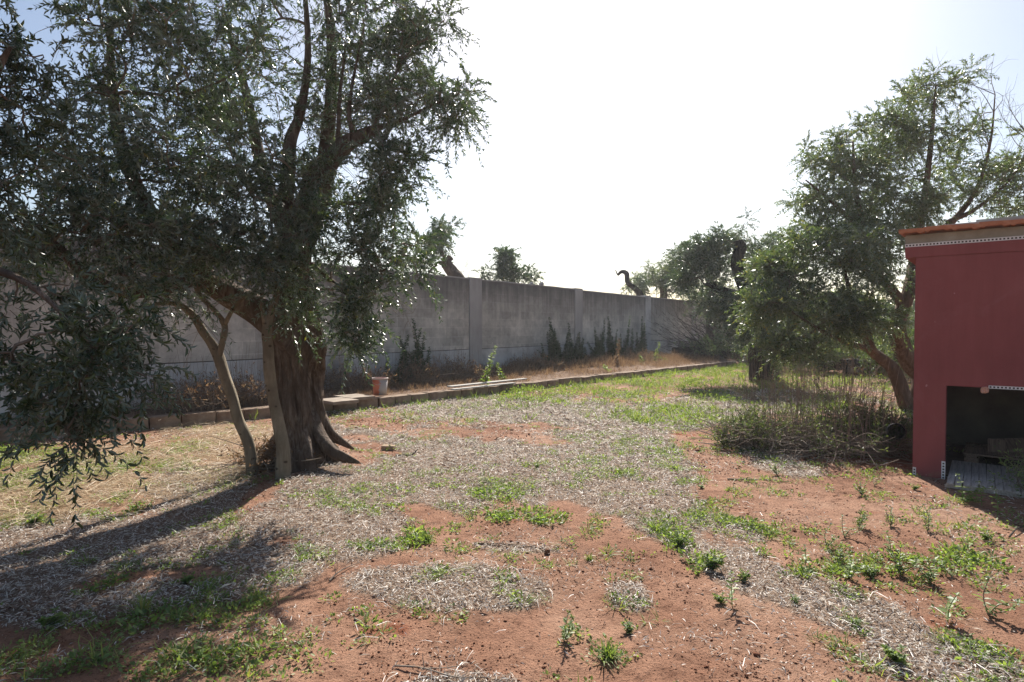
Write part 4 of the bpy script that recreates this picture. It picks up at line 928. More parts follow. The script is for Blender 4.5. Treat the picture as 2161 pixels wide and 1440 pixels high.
boxes("roof_slab", [(WL / 2, DP / 2 + .03, 2.5355, WL + .19, DP + .07, .095)], M_CONC, shed, .006, sub=2, jitter=.002, rng=kr)
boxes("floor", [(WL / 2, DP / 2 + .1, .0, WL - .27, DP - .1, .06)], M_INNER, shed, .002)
# perforated bead strips: set-back cells, painted dark for the shade in the holes
def bead(name, L_, h, parent, hole=.016, gap=.030):
    n = int(L_ / gap); Vs = []; F0 = []; F1 = []
    def quad(x0, z0, x1, z1, y, lst):
        b = len(Vs); Vs.extend([(x0, y, z0), (x1, y, z0), (x1, y, z1), (x0, y, z1)]); lst.append((b, b + 1, b + 2, b + 3))
    q = (h - hole) / 2
    quad(0, 0, L_, q, 0, F0); quad(0, h - q, L_, h, 0, F0)
    x_ = 0
    for k in range(n):
        a = k * gap + (gap - hole) / 2
        quad(x_, q, a, h - q, 0, F0); quad(a, q, a + hole, h - q, .003, F1); x_ = a + hole
    quad(x_, q, L_, h - q, 0, F0); quad(0, 0, L_, 0.0001, 0, F0)
    V = np.array(Vs); f0 = np.array(F0[:-1]); f1 = np.array(F1)
    o = np_mesh(name, [(V, f0, 0), (V, f1, 1)], [M_BEAD, M_HOLE_SHADE], parent); return o
o = bead("corner_bead", WL + .19, .034, shed); o.location = (-.095, -.0115, 2.455)
o = bead("corner_bead", 1.30, .030, shed); o.location = (.63, -.0035, OPH - .006)
o = bead("corner_bead", .19, .034, shed); o.rotation_euler = (0, -math.pi / 2, 0); o.location = (OP0 + .004, -.0035, -.0)
o = bead("corner_bead", .10, .030, shed); o.rotation_euler = (0, -math.pi / 2, 0); o.location = (.034, -.0035, -.01)
tr = random.Random(3); tx = -.145; k = 0
while tx < WL + .1:
    tw = tr.uniform(.215, .235)
    poly = [(0, .012), (.03, -.004), (.055, .012), (tw * .5, .008), (tw - .06, .012), (tw - .035, -.006), (tw + .012, .010), (tw + .012, .046), (tw * .6, .050), (0, .050)]
    o = prism("roof_tile", poly, -.075, .32, M_TILE, shed, .003)
    o.location = (tx, -.045 + tr.uniform(-.012, .012), 2.589 + (.004 if k % 2 else 0)); o.rotation_euler = (.02, tr.uniform(-.02, .02), tr.uniform(-.015, .015)); tx += tw + .004; k += 1
M_PINK = simple("broken_plaster", [(.3, (.55, .26, .18)), (.7, (.68, .40, .30))], 12, .9)
o = boxes("plaster_lump", [(0, 0, 0, .055, .05, .055)], M_PINK, shed, .012, sub=2, jitter=.008, rng=kr); o.location = (.60, -.012, .962)
def swp(u, v, z):     # shed-local to world
    c, s_ = math.cos(srot), math.sin(srot); return (sc_[0] + c * u - s_ * v, sc_[1] + s_ * u + c * v, z)
for i, (u0, u1, vv, w_, z_, lab) in enumerate([(.24, 2.0, .10, .14, 2.662, "thin grey board lying on the shed roof tiles, lower one at the front"), (.50, 2.2, .26, .20, 2.70, "grey board on the shed roof, upper one further back")]):
    o = boxes("plank", [(0, 0, 0, u1 - u0, w_, .022)], M_GREYWOOD, None, .002); o.location = swp((u0 + u1) / 2, vv, z_); o.rotation_euler = (0, -.006, srot + .02 * i); tag(o, lab, "plank", "planks on the shed roof")
# old pallet and loose boards inside
pal = empty("pallet", swp(.98, 1.15, .03), srot); tag(pal, "old wooden pallet on the shed floor behind the opening", "pallet")
for k in range(4): boxes("deck_board", [(0, -.33 + k * .22, .135, 1.15, .14, .02)], M_OLDWOOD, pal, .003)
for sx in (-.5, 0, .5):
    boxes("runner", [(sx, 0, .113, .10, .80, .02)], M_OLDWOOD, pal, .003)
    for sy in (-.34, 0, .34): boxes("block", [(sx, sy, .05, .13, .10, .098)], M_OLDWOOD, pal, .004)
for i, (u, v, z, L_, w_, rz, ry, rx, lab) in enumerate([(1.0, .95, .205, 1.15, .18, .12, -.05, .25, "long loose board lying lowest on the pallet in the shed"), (1.05, 1.08, .30, .85, .22, .25, -.12, .5, "wide loose board leaning up on the other boards in the shed"), (.70, .92, .26, .16, .16, .1, .05, 1.0, "short square wood offcut at the left of the loose boards in the shed"), (1.45, 1.05, .28, .6, .14, -.4, -.2, .2, "short plank lying across the boards at the right of the pallet")]):
    o = boxes("plank", [(0, 0, 0, L_, w_, .022)], M_OLDWOOD, None, .003); o.location = swp(u, v, z); o.rotation_euler = (rx, ry, srot + rz); tag(o, lab, "plank", "loose boards inside the shed")
# slatted board in front of the opening
M_PALEWOOD = simple("bleached_slat", [(.3, (.28, .24, .20)), (.5, (.46, .40, .35)), (.75, (.62, .56, .50))], 5, .85, .7, .004, 7, vs=(12, 1, 12))
c00 = np.array(swp(.23, -.36, .045)); mat_ = empty("slatted_board", swp(.30, -.02, .0), srot); tag(mat_, "bleached slatted wooden board lying on the soil before the shed opening", "board")
for k in range(13):
    o = boxes("slat", [(0, 0, 0, .058, 1.2 + kr.uniform(-.02, .02), .022)], M_PALEWOOD, mat_, .003, sub=1); o.location = (.045 + k * .0625, .18 + kr.uniform(-.006, .006), .058); o.rotation_euler = (.012, 0, .02 + kr.uniform(-.006, .006))
boxes("crossbar", [(.42, -.38, .024, .82, .05, .03)], M_PALEWOOD, mat_, .004)
boxes("crossbar", [(.42, -.02, .026, .82, .05, .03)], M_PALEWOOD, mat_, .004)

# ------------------------------------------------------------------ black pipe end in the dry bush
M_BLACK = simple("black_plastic_pipe", [(.3, (.018, .017, .016)), (.7, (.03, .028, .026))], 5, .6)
pp = P(1893, 911, 6.85); pipe = lathe("pipe", [(.085, 0), (.096, 0), (.096, 1.3), (.085, 1.3), (.085, 0)], M_BLACK); pipe.location = tuple(pp)
d_ = Vector((.50, .85, -.14)).normalized(); pipe.rotation_euler = d_.to_track_quat('Z', 'Y').to_euler(); tag(pipe, "black plastic pipe with its round mouth open, in the undergrowth beside the shed", "pipe")

# ------------------------------------------------------------------ shrubs, dead brush
def shrub(name, label, c, rad, seed, nst, hgt, leafm, leafn, ll, lw, cat="shrub", dead=0, group=None, stalks=0, twm=M_TWIGDRY, spread=1., tmpl=LEAF4, sub=7):
    rg = np.random.default_rng(seed); z0 = Hs(c[0], c[1]); t = empty(name, (c[0], c[1], z0)); tag(t, label, cat, group)
    a = rg.uniform(0, 6.283, nst); q = np.sqrt(rg.random(nst))
    b = np.stack([np.cos(a) * q * rad[0] * .5, np.sin(a) * q * rad[1] * .5, np.zeros(nst)], -1)
    e = b + np.stack([np.cos(a) * q * rad[0] * .8 * spread + rg.normal(0, .1, nst), np.sin(a) * q * rad[1] * .8 * spread + rg.normal(0, .1, nst), hgt * (1 - .55 * q ** 2) * rg.uniform(.5, 1.1, nst)], -1)
    m_ = (b + e) / 2 + rg.normal(0, .06, (nst, 3)) + np.array((0, 0, .04))
    paths = np.array([catmull([b[i], m_[i], e[i]], 7) for i in range(nst)]); radii = np.linspace(.006, .002, 7)[None].repeat(nst, 0) * rg.uniform(.6, 1.4, (nst, 1))
    S_ = []; R_ = []
    for i in range(nst):
        for _ in range(sub):
            k = rg.integers(2, 7); s0 = paths[i, k]; d = norm(rg.normal(size=3) + np.array((0, 0, .5)) + norm(paths[i, -1] - paths[i, 0]) * .8); L_ = rg.uniform(.08, .28)
            q_ = s0 + d * L_; S_.append(catmull([s0, (s0 + q_) / 2 + rg.normal(0, .015, 3), q_], 7)); R_.append(np.linspace(.0026, .001, 7))
    S_ = np.array(S_); parts = []
    v1, f1 = thin_tubes(paths, radii, 4); v2, f2 = thin_tubes(S_, np.array(R_), 3); parts = [(v1, f1, 0), (v2, f2, 0)]
    if dead:
        da = rg.uniform(0, 6.283, dead); dq = np.sqrt(rg.random(dead)); p0 = np.stack([np.cos(da) * dq * rad[0], np.sin(da) * dq * rad[1], rg.uniform(.02, .22, dead)], -1)
        dd = norm(np.stack([rg.normal(0, 1, dead), rg.normal(0, .8, dead), rg.normal(.05, .22, dead)], -1)) * rg.uniform(.2, .8, dead)[:, None]
        pa = np.array([catmull([p0[i], p0[i] + dd[i] * .5 + rg.normal(0, .05, 3), p0[i] + dd[i] + rg.normal(0, .04, 3)], 7) for i in range(dead)]); pa[..., 2] = np.maximum(pa[..., 2], .01)
        v3, f3 = thin_tubes(pa, np.linspace(.006, .002, 7)[None] * rg.uniform(.5, 1.6, (dead, 1)), 4); parts.append((v3, f3, 0))
    if stalks:
        sa = rg.uniform(0, 6.283, stalks); sq = np.sqrt(rg.random(stalks)); p0 = np.stack([np.cos(sa) * sq * rad[0], np.sin(sa) * sq * rad[1], np.zeros(stalks)], -1)
        p1 = p0 + np.stack([rg.normal(0, .07, stalks), rg.normal(0, .07, stalks), hgt * rg.uniform(.9, 2.0, stalks)], -1)
        pa = np.array([catmull([p0[i], (p0[i] + p1[i]) / 2 + rg.normal(0, .03, 3), p1[i]], 7) for i in range(stalks)]); v3, f3 = thin_tubes(pa, np.linspace(.0050, .0020, 7)[None].repeat(stalks, 0), 3); parts.append((v3, f3, 0))
    np_mesh("stems", parts, twm, t)
    if leafn:
        k = rg.integers(0, len(S_), leafn); s_ = rg.integers(1, 7, leafn); B = S_[k, s_] + rg.normal(0, .006, (leafn, 3)); A = norm(S_[k, 6] - S_[k, 0]) + rg.normal(0, .7, (leafn, 3))
        L_ = ll * rg.uniform(.6, 1.3, leafn); v4, f4 = leaves(B, A, rg.normal(size=(leafn, 3)) + np.array((0, 0, .8)), L_, L_ * lw, tmpl); np_mesh("leaves", [(v4, f4, 0)], leafm, t)
    return t
M_SHRUB = leaf_mat("shrub_leaf", [(0, (.05, .072, .036)), (.5, (.085, .11, .055)), (1, (.19, .20, .10))], rough=.55, trans=.3, spec=.3, vary=3.0)
shrub("shrub", "tangled half dead bush with tall dry stalks against the left side of the red shed", (4.0, 7.65), (.9, .7), 71, 110, .60, M_SHRUB, 6500, .038, .32, dead=340, stalks=150)
shrub("shrub", "light green spreading bush at the left end of the dry tangle", (3.2, 7.9), (.42, .42), 72, 50, .42, M_SHRUB, 4500, .036, .36, dead=160, stalks=30)
shrub("shrub", "low dark green leafy bush around the black pipe mouth", (4.72, 7.75), (.40, .38), 73, 60, .50, M_SHRUB, 7000, .050, .28, dead=90)
shrub("shrub", "dry grey stalks standing before the black hollow trunk", (G(1650, 850)[0], G(1650, 850)[1]), (1.0, .7), 74, 30, .6, M_DRYLEAF, 500, .03, .3, stalks=70, sub=4)
shrub("shrub", "leafy green clump on the right edge beside the slatted board", tuple(np.array(swp(.98, -.30, 0))[:2]), (.16, .16), 75, 22, .36, M_WEED, 1100, .04, .35, twm=M_TWIG)
shrub("shrub", "dry twiggy bush behind the tangle under the leaning stems", (G(1780, 850)[0], G(1780, 850)[1]), (1.6, .9), 76, 50, 1.0, M_DRYLEAF, 900, .04, .3, dead=40, stalks=60)

def brush_pile():
    rg = np.random.default_rng(81); c = G(1480, 765); t = empty("brush_pile", (c[0], c[1] + 1.2, 0)); tag(t, "dark heap of cut olive logs and dead branches past the end of the kerb", "brush pile")
    og = np.array((c[0], c[1] + 1.2, 0)); Y1 = c[1] + 1.2
    for i, (a, b, r_) in enumerate([((1440, 760), (1600, 748), .22), ((1500, 772), (1650, 762), .26), ((1420, 740), (1540, 735), .13), ((1470, 750), (1520, 722), .16), ((1390, 765), (1470, 748), .10), ((1560, 765), (1700, 770), .2), ((1520, 738), (1640, 742), .16)]):
        A = P(*a, Y1 + rg.uniform(-.6, .6)); B = P(*b, Y1 + rg.uniform(-.6, .6)); A[2] = max(A[2], r_ * .7); B[2] = max(B[2], r_ * .7)
        V, f = limb([A, (A + B) / 2 + rg.normal(0, .12, 3), B], [r_, r_ * .9, r_ * .7], rg, sides=16, lob=.1, rough=.1, seed=i)
        np_mesh("log", fix_limb_parts([(V, f, 0)]), M_BARK_DARK, t, True, og)
    Pt = []; Rt = []
    for k in range(70):
        s0 = P(rg.uniform(1480, 1580), rg.uniform(735, 765), Y1 + rg.uniform(-.8, .8)); e0 = P(rg.uniform(1370, 1500), rg.uniform(640, 750), Y1 + rg.uniform(-1, 1))
        m0 = (s0 + e0) / 2 + rg.normal(0, .18, 3); pth = catmull([s0, m0, e0], 7); Pt.append(pth); Rt.append(np.linspace(.022, .004, 7) * rg.uniform(.4, 1.2))
        for _ in range(6):
            q0 = pth[rg.integers(2, 7)]; q1 = q0 + norm(e0 - s0) * rg.uniform(.2, .7) + rg.normal(0, .22, 3); Pt.append(catmull([q0, (q0 + q1) / 2 + rg.normal(0, .04, 3), q1], 7)); Rt.append(np.linspace(.007, .002, 7))
    for k in range(90):
        s0 = P(rg.uniform(1390, 1700), rg.uniform(745, 775), Y1 + rg.uniform(-1, 1)); e0 = s0 + rg.normal(0, 1, 3) * np.array((.9, .5, .3)); e0[2] = max(.05, e0[2]); Pt.append(catmull([s0, (s0 + e0) / 2 + rg.normal(0, .1, 3), e0], 7)); Rt.append(np.linspace(.02, .006, 7))
    v, f = thin_tubes(np.array(Pt), np.array(Rt), 4); np_mesh("dead_branches", [(v, f, 0)], M_BARK_DARK, t, False, og)
    np_mesh
brush_pile()
hb = P(566, 985, 6.55); shrub("dry_leaf_heap", "low heap of dry leaves and twigs between the bent sapling and the trunk foot", (hb[0], 6.6), (.26, .22), 151, 40, .14, M_DRYLEAF, 900, .05, .28, dead=50, cat="leaf heap")
for i, (px, sdist, w_, h_, lab) in enumerate([(400, .9, .8, .55, "dry brown thicket in the bed, seen left of the bent sapling"), (520, .8, .8, .6, "dry brown thicket in the bed between the two young stems"), (740, .7, .7, .55, "dry thicket at the wall foot behind the stone slabs"),
                                            (960, .7, .7, .5, "dry thicket at the wall foot above the left end of the boards"), (1120, .6, .8, .45, "low dry thicket at the wall foot left of the first spire clump"), (1330, .9, 1.1, .5, "wide dry brown thicket under the long row of spires"), (880, .8, .6, .5, "dry thicket under the lone grey green spire")]):
    k = (px - CX) / F; ox = WO[0] + .807 * sdist; oy = WO[1] - .59 * sdist; t_ = (oy * k - ox) / (.59 - .807 * k)
    shrub("shrub", lab, (ox + .59 * t_, oy + .807 * t_), (w_, w_ * .6), 130 + i, 70, h_, M_DRYGRASS, 1600, .07, .2, dead=40, stalks=40, group="dry thickets at the wall foot")
for i, (px, Y, rx, h_, lab) in enumerate([(1690, 21, 1.6, 1.3, "dark leafy thicket right of the black hollow trunk"), (1770, 24, 2.0, 1.6, "wide grey green thicket beyond the light dirt strip"), (1860, 20, 1.5, 1.4, "dense thicket seen between the leaning stems"),
                                  (1925, 17, 1.0, 1.5, "leafy thicket touching the shed's left edge in the view"), (1560, 27, 2.0, 1.6, "thicket behind the cut logs"), (2000, 25, 2.2, 1.8, "thicket mostly hidden behind the shed")]):
    p = P(px, 700, Y); shrub("shrub", lab, (p[0], Y), (rx, rx * .7), 90 + i, 90, h_, M_SHRUB if i % 2 else M_OLIVE_R, 9000, .11, .34, dead=40, stalks=20, group="thickets beyond the yard")
rgw = np.random.default_rng(500); nw = 80000
ang = rgw.uniform(-1.4, 1.4, nw); dist = rgw.uniform(75, 110, nw); wx = np.sin(ang) * dist; wy = np.cos(ang) * dist
hw = 2.0 + 4.5 * fbm(ang * 14, ang * 0 + 3, 7, 4); wz = hw * np.sqrt(rgw.random(nw)) * .95
v, f = leaves(np.stack([wx, wy, wz], -1), rgw.normal(size=(nw, 3)), rgw.normal(size=(nw, 3)), rgw.uniform(.4, .8, nw), rgw.uniform(.25, .45, nw), LEAF4)
tag(np_mesh("distant_wood", [(v, f, 0)], M_SHRUB), "low band of distant trees along the horizon beyond the yard", "distant trees", kind="stuff")
def log_heap():
    rg = np.random.default_rng(83); c = G(1880, 800); og = np.array((c[0], c[1] + 1, 0)); t = empty("log_heap", tuple(og)); tag(t, "dark heap of logs behind the leaning stems of the right olive", "log heap")
    for i in range(7):
        A = og + np.array((rg.uniform(-1.8, .6), rg.uniform(-.4, .4), .16 + .12 * (i % 3))); B = A + np.array((rg.uniform(1, 1.8), rg.uniform(-.3, .3), rg.uniform(-.05, .1)))
        V, f = limb([A, (A + B) / 2 + rg.normal(0, .05, 3), B], [.16, .15, .12], rg, sides=14, lob=.08, rough=.08, seed=i); np_mesh("log", fix_limb_parts([(V, f, 0)]), M_BARK_DARK, t, True, og)
log_heap()

# ------------------------------------------------------------------ fleabane along the wall
def spire(label, px, top_py, sdist, seed, leafm=M_FLEABANE, nst=1, dens=1.0, group="fleabane spires against the wall", name="fleabane_plant", flower=False, wide=1.0):
    """stands on the bed sdist metres before the wall, at photo column px, its top at photo row top_py"""
    rg = np.random.default_rng(seed); k = (px - CX) / F
    ox = WO[0] + .807 * sdist; oy = WO[1] - .59 * sdist
    t_ = (oy * k - ox) / (.59 - .807 * k); x0 = ox + .59 * t_; y0 = oy + .807 * t_
    z0 = Hs(x0, y0); topz = P(px, top_py, y0)[2]; hh = max(.25, topz - z0)
    t = empty(name, (x0, y0, z0)); tag(t, label, "plant", group)
    PT = []; RT = []; B = []; A = []; LN = []
    for q in range(nst * 3 if name != 'weed' else nst):
        bx_, by_ = rg.normal(0, .11 * wide, 2); h_ = hh * (1 if q == 0 else rg.uniform(.3, .85)); top = np.array((bx_ + rg.normal(0, .19), by_ + rg.normal(0, .08), h_)); b0 = np.array((bx_, by_, 0)); m0 = (top + b0) / 2 + rg.normal(0, .02, 3)
        pth = catmull([b0, m0, top], 7); PT.append(pth); RT.append(np.linspace(.008, .003, 7))
        n = int(230 * h_ * dens); s = .05 + .95 * rg.random(n) ** 1.25; pts = catmull([b0, m0, top], 60)[(s * 59).astype(int)]
        a = rg.uniform(0, 6.283, n); B.append(pts); A.append(np.stack([np.cos(a), np.sin(a), rg.normal(.25, .5, n)], -1)); LN.append((.15 * (1.15 - .75 * s)) * rg.uniform(.7, 1.2, n))
    v, f = thin_tubes(np.array(PT), np.array(RT), 4); np_mesh("stem", [(v, f, 0)], M_TWIG, t)
    B = np.concatenate(B); A = np.concatenate(A); LN = np.concatenate(LN)
    v, f = leaves(B, A, rg.normal(0, .4, B.shape) + np.array((0, 0, 1.)), LN, LN * .20 + .010, LEAF4)
    lp_ = [(v, f, 0)]
    if flower:
        n = 50; s = rg.uniform(.6, 1, n); pts = catmull([b0, m0, top], 60)[(s * 59).astype(int)] + rg.normal(0, .05, (n, 3)); v, f = leaves(pts, rg.normal(size=(n, 3)), rg.normal(size=(n, 3)), np.full(n, .022), np.full(n, .018), LEAF4); lp_.append((v, f, 1))
    np_mesh("leaves", lp_, [leafm, M_FLOWER], t)
    return t
for i, (px, ty, sd_, ns, lab) in enumerate([
        (1163, 684, .5, 3, "leftmost dark spire of the clump between the second and third pilasters"), (1176, 669, .45, 2, "tallest spire of the clump left of the third pilaster"), (1188, 684, .5, 2, "right spire of the clump left of the third pilaster"),
        (1214, 680, .5, 2, "pair of slender spires right at the brown pilaster in mid wall"), (1230, 700, .5, 2, "lower leaning spire just right of the mid wall pilaster"), (1243, 722, .5, 2, "short bushy plant between the two spire clumps"),
        (1262, 690, .55, 2, "first spire of the long row before the last pilaster"), (1274, 672, .5, 2, "tall dark spire second in the long row before the last pilaster"), (1291, 667, .5, 1, "tallest thin spire of the long row before the last pilaster"),
        (1298, 690, .55, 3, "bushy low spire in the middle of the long row"), (1317, 666, .5, 1, "thin high spire in the right half of the long row"), (1333, 694, .55, 2, "shorter spire near the right end of the long row"),
        (1346, 682, .5, 2, "spire last but one before the pale last pilaster"), (1361, 667, .4, 1, "spire growing right against the pale last pilaster"), (1310, 715, .7, 3, "low bushy fleabane in front of the long row"),
        (880, 672, .6, 2, "grey green spire alone on the wall left of the first clear pilaster"), (892, 700, .5, 1, "short spire touching the lone grey green one"), (846, 708, .5, 2, "dark low spire beside the big olive's hanging twigs"),
        (875, 742, .6, 1, "stubby dark fleabane under the lone spire")]):
    spire(lab, px, ty, sd_, 300 + i, nst=ns)
for i, (px, ty, sd_, lab) in enumerate([(1030, 728, 2.0, "sunlit pale flowering weed standing alone in the bed before the first pilaster"), (1387, 722, 1.9, "tall sunlit flowering weed near the far end of the kerb"), (1402, 745, 1.9, "small sunlit weed right of the tall flowering one"),
                                        (1352, 748, 1.9, "bright green bladed weed left of the tall flowering one"), (1298, 712, 1.6, "yellowing dry fleabane in front of the long row"), (1063, 765, 2.0, "low green weed in the dry grass right of the lone pale weed"), (1270, 770, 2.4, "short sunlit weed at the far kerb edge")]):
    spire(lab, px, ty, sd_, 400 + i, leafm=M_WEED if i != 4 else M_DRYGRASS, nst=1, dens=.7, group="sunlit weeds in the raised bed", name="weed", flower=i in (0, 1))

# ------------------------------------------------------------------ single weeds on the bare soil
def weed_proto(seed, h, nst, kind):
    rg = np.random.default_rng(seed); PT = []; RT = []; B = []; A = []; LN = []; FL = []
    for q in range(nst):
        a0 = rg.uniform(0, 6.28); lean = .15 if q == 0 else .7; h_ = h * (1 if q == 0 else rg.uniform(.5, .85))
        top = np.array((math.cos(a0) * lean * h_, math.sin(a0) * lean * h_, h_)); m0 = top * .5 + np.array((0, 0, .08 * h_)) + rg.normal(0, .01, 3)
        c_ = catmull([np.zeros(3), m0, top], 7); PT.append(c_); RT.append(np.linspace(.0032, .0014, 7))
        nn = 6 if kind == 0 else 9
        for k in range(1, nn + 1):
            s_ = k / nn; p = catmull([np.zeros(3), m0, top], 30)[min(29, int(s_ * 29))]; a = rg.uniform(0, 6.28)
            for d in (0, math.pi):
                B.append(p); A.append((math.cos(a + d), math.sin(a + d), rg.normal(.35, .25))); LN.append((.050 if kind == 0 else .036) * (1.1 - .55 * abs(s_ - .45) * 2) * rg.uniform(.7, 1.2))
        for _ in range(4): B.append(top); A.append(tuple(rg.normal(0, .6, 3) + np.array((0, 0, .6)))); LN.append(.022)
        FL.append(top)
    v, f = thin_tubes(np.array(PT), np.array(RT), 4); B = np.array(B); A = np.array(A); LN = np.array(LN)
    lv, lf = leaves(B, A, rg.normal(0, .3, B.shape) + np.array((0, 0, 1.)), LN, LN * (.58 if kind == 0 else .45), OVATE)
    fl = np.repeat(np.array(FL), 5, 0) + rg.normal(0, .006, (len(FL) * 5, 3)); fv, ff = leaves(fl, rg.normal(size=fl.shape), rg.normal(size=fl.shape), np.full(len(fl), .012), np.full(len(fl), .010), LEAF4)
    return (v, f), (lv, lf), (fv, ff)
protos = []
def make_weed(seed, h, nst, kind, flowers):
    a, b, c = weed_proto(seed, h, nst, kind); t = empty("weed", (0, 0, 0))
    np_mesh("stem", [(a[0], a[1], 0)], M_TWIG if kind else M_WEED, t); np_mesh("leaves", [(b[0], b[1], 0)] + ([(c[0], c[1], 1)] if flowers else []), [M_WEED, M_FLOWER], t)
    return t
PROTO = [make_weed(1, .20, 1, 0, True), make_weed(2, .16, 4, 1, False), make_weed(3, .24, 3, 1, True), make_weed(14, .08, 5, 1, False), make_weed(5, .32, 3, 0, True)]
used = [False] * 5
WEEDS = [  # px, py of the foot, prototype, scale, label
    (2032, 1062, 4, .95, "tall broad leaved weed standing right at the front of the slatted board"), (2072, 1068, 0, 1.0, "smaller leafy weed just right of the tall one before the slatted board"), (2105, 1092, 0, 1.05, "bright green weed on shaded soil, nearest the right edge below the slatted board"),
    (1545, 1275, 0, .9, "upright green weed alone on the bare soil below the left end of the litter band"), (1522, 1268, 3, .7, "tiny weed touching the upright one below the litter band"), (2000, 1310, 0, 1.05, "two tiered leafy weed on the soil above the lower litter band"), (2085, 1295, 2, 1.0, "grey flowering weed on bare soil at the lower right"),
    (1745, 1150, 2, .75, "bushy weed in the middle of the right soil, left of the row"), (1782, 1130, 2, .8, "tall thin weed second of the row on the right soil"), (1812, 1110, 1, 1.0, "spreading weed topmost in the middle of the right soil"), (1880, 1108, 2, .75, "upright weed on the soil below the shed's left corner"),
    (1958, 1120, 2, .8, "twiggy weed on the soil below the slatted board's left corner"), (1880, 1160, 0, .8, "pale tipped weed in the centre of the right soil"), (1700, 1190, 0, .75, "small weed above the litter band, with its shadow on the soil"), (1790, 1215, 4, .62, "large leafed weed right of the litter band's green patch"),
    (2045, 1160, 0, .6, "seedling weed at the right of the soil, upper of two"), (2080, 1140, 3, .8, "flat seedling weed at the far right of the soil"), (1820, 1045, 1, .95, "bushy weed at the shade edge of the dry bush"), (1640, 1005, 1, .95, "bright weed at the left foot of the dry bush, beside the grey stick"), (1845, 1025, 2, .6, "thin weed right of the bushy one at the shade edge"),
    (1930, 1035, 3, .6, "small grass green weed at the foot of the shed's left corner"), (1480, 1030, 3, .6, "tiny weed in the upper left of the right soil"), (1680, 1270, 3, .6, "weed sprout inside the litter band"), (1810, 1320, 3, .7, "yellow green sprout inside the lower litter band"), (1895, 1395, 3, .9, "leafy sprout in the litter at the bottom right"),
    (1420, 945, 1, .6, "small dark weed at the top of the right soil"), (1135, 990, 3, .7, "dark sprout in the grey litter right of centre"), (1770, 1180, 1, .7, "weed hugging the soil right of centre row"), (1900, 1210, 1, 1.0, "largest spreading weed of the green patch on the right soil"), (1965, 1225, 1, .9, "spreading weed at the right of the green patch"),
    (1840, 1215, 3, 1.0, "leafy weed at the left of the green patch on the right soil"), (1570, 1225, 3, .8, "weed on the lower edge of the litter band's left part"), (1430, 1150, 3, 1.2, "round leafed green weed in the litter band's upper left"), (1500, 1200, 3, 1.2, "glossy green weed in the litter band, below the round leafed one"),
    (425, 1400, 0, .6, "backlit two leaf seedling on the shaded soil at the lower left"), (830, 890, 1, .7, "dark little weed on the red patch before the kerb"), (1190, 1345, 1, .9, "purplish weed on the bare soil at the bottom, left of the grass tuft"), (1330, 1330, 3, .6, "sprout between the small litter patch and the grass tuft"),
    (2010, 1215, 2, .55, "thin sprout right of the green patch on the right soil"), (110, 1325, 3, 1.0, "broad leaved seedling in a sun fleck at the far lower left"), (390, 1235, 3, .8, "weed beside the sunlit red patch in the shade"), (70, 1110, 3, 1.1, "leafy weed in the straw at the left edge")]
def children(o): return [c for c in bpy.data.objects if c.parent == o]
KIDS = {i: children(p) for i, p in enumerate(PROTO)}
wr = random.Random(12)
for px, py, k, s_, lab in WEEDS:
    g_ = G(px, py)
    if not used[k]: t = PROTO[k]; used[k] = True
    else:
        t = PROTO[k].copy(); COL.objects.link(t)
        for ch in KIDS[k]: c_ = ch.copy(); COL.objects.link(c_); c_.parent = t
    t.location = (g_[0], g_[1], Hs(g_[0], g_[1])); t.rotation_euler = (0, 0, wr.uniform(0, 6.28)); t.scale = (s_ * wr.uniform(1.0, 1.5), s_ * wr.uniform(1.0, 1.5), s_ * wr.uniform(.75, 1.15))
    tag(t, lab, "weed", "weeds on the soil")
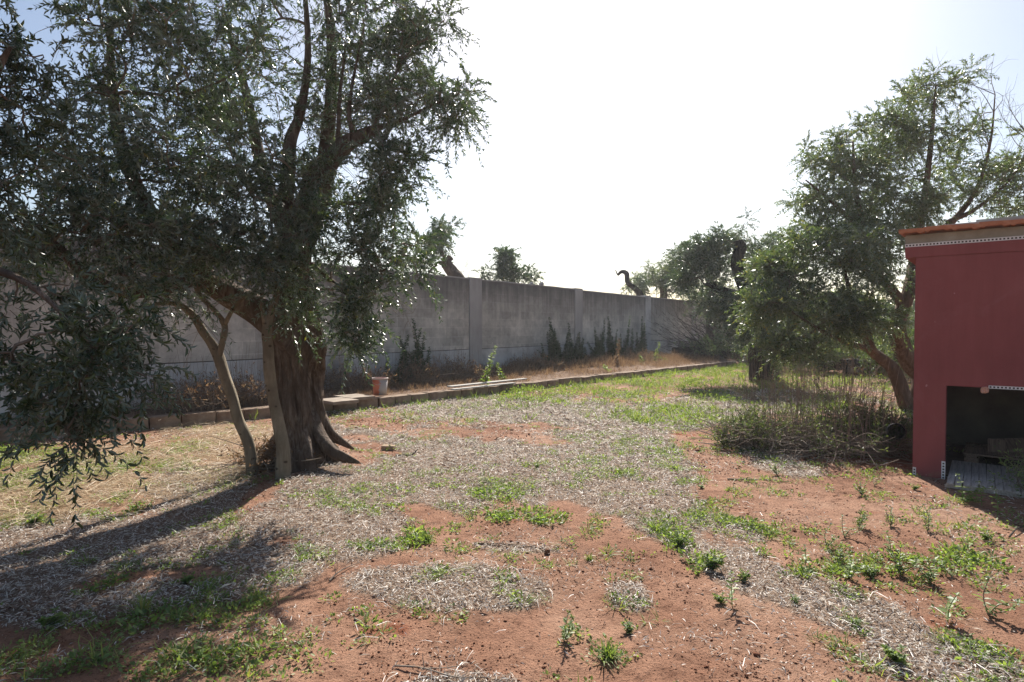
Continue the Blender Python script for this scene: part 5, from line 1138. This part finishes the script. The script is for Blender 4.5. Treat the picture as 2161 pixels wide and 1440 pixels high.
def tuft(label, px, py, seed, n, L_, spread=.9):
    rg = np.random.default_rng(seed); g_ = G(px, py); z = Hs(g_[0], g_[1]); a = rg.uniform(0, 6.28, n); el = rg.uniform(.25, 1.3, n)
    B = np.stack([rg.normal(0, .012, n), rg.normal(0, .012, n), np.zeros(n)], -1); A = np.stack([np.cos(a) * np.cos(el), np.sin(a) * np.cos(el), np.sin(el)], -1); LL = L_ * rg.uniform(.5, 1.2, n)
    v, f = leaves(B, A, np.array((0, 0, 1.)) + rg.normal(0, .2, (n, 3)), LL, np.full(n, .0045) + LL * .01, BLADE); o = np_mesh("grass_tuft", [(v, f, 0)], M_GRASS); o.location = (g_[0], g_[1], z); tag(o, label, "grass tuft", "single grass tufts")
tuft("spiky grass tuft on the bare soil at the bottom centre", 1285, 1385, 1, 150, .09)
tuft("grass tuft with broad blades on the right soil, left of the green patch", 1830, 1200, 2, 120, .10)
tuft("long bladed grass clump in deep shade at the lower left", 210, 1400, 3, 16, .22)
tuft("arching grass clump left of the trunk's shadow edge", 300, 1300, 4, 60, .16)
tuft("green bladed tuft on the litter above the bottom centre", 900, 1140, 5, 110, .09)
tuft("tall bright grass blades behind the boards on the kerb", 945, 808, 6, 40, .30)
tuft("small grass tuft right of the thin litter strip", 1245, 1180, 7, 50, .05)
tuft("green tuft on the red soil in the middle of the litter", 1060, 1090, 8, 110, .08)

# ------------------------------------------------------------------ overhead wire
a3 = P(700, 604, 70); b3 = P(2100, 470, 70)
s_ = np.linspace(0, 1, 40)[:, None]; pw = a3 * (1 - s_) + b3 * s_; pw[:, 2] -= 1.2 * (4 * s_ * (1 - s_))[:, 0]
v, f = thin_tubes(pw[None], np.full((1, 40), .022), 5); o = np_mesh("overhead_wire", [(v, f, 0)], M_BLACK, None, False, a3); tag(o, "thin overhead wire crossing the sky far behind the wall", "wire")

# ------------------------------------------------------------------ added haze volume, lifts the tones of wall and trees
hz = boxes("haze", [(0, 45, 6.5, 240, 150, 15.2)], None, None, 0); hz.data.materials.clear()
mh = bpy.data.materials.new("added_haze"); mh.use_nodes = True; mh.node_tree.nodes.clear(); ho = mh.node_tree.nodes.new("ShaderNodeOutputMaterial"); hv = mh.node_tree.nodes.new("ShaderNodeVolumePrincipled")
hv.inputs['Density'].default_value = HAZE; hv.inputs['Color'].default_value = (.93, .95, 1, 1); hv.inputs['Anisotropy'].default_value = .45
mh.node_tree.links.new(hv.outputs[0], ho.inputs['Volume']); hz.data.materials.append(mh); tag(hz, "thin added haze that lifts the tones over the yard", "haze", kind="stuff")
scene.cycles.volume_bounces = 0
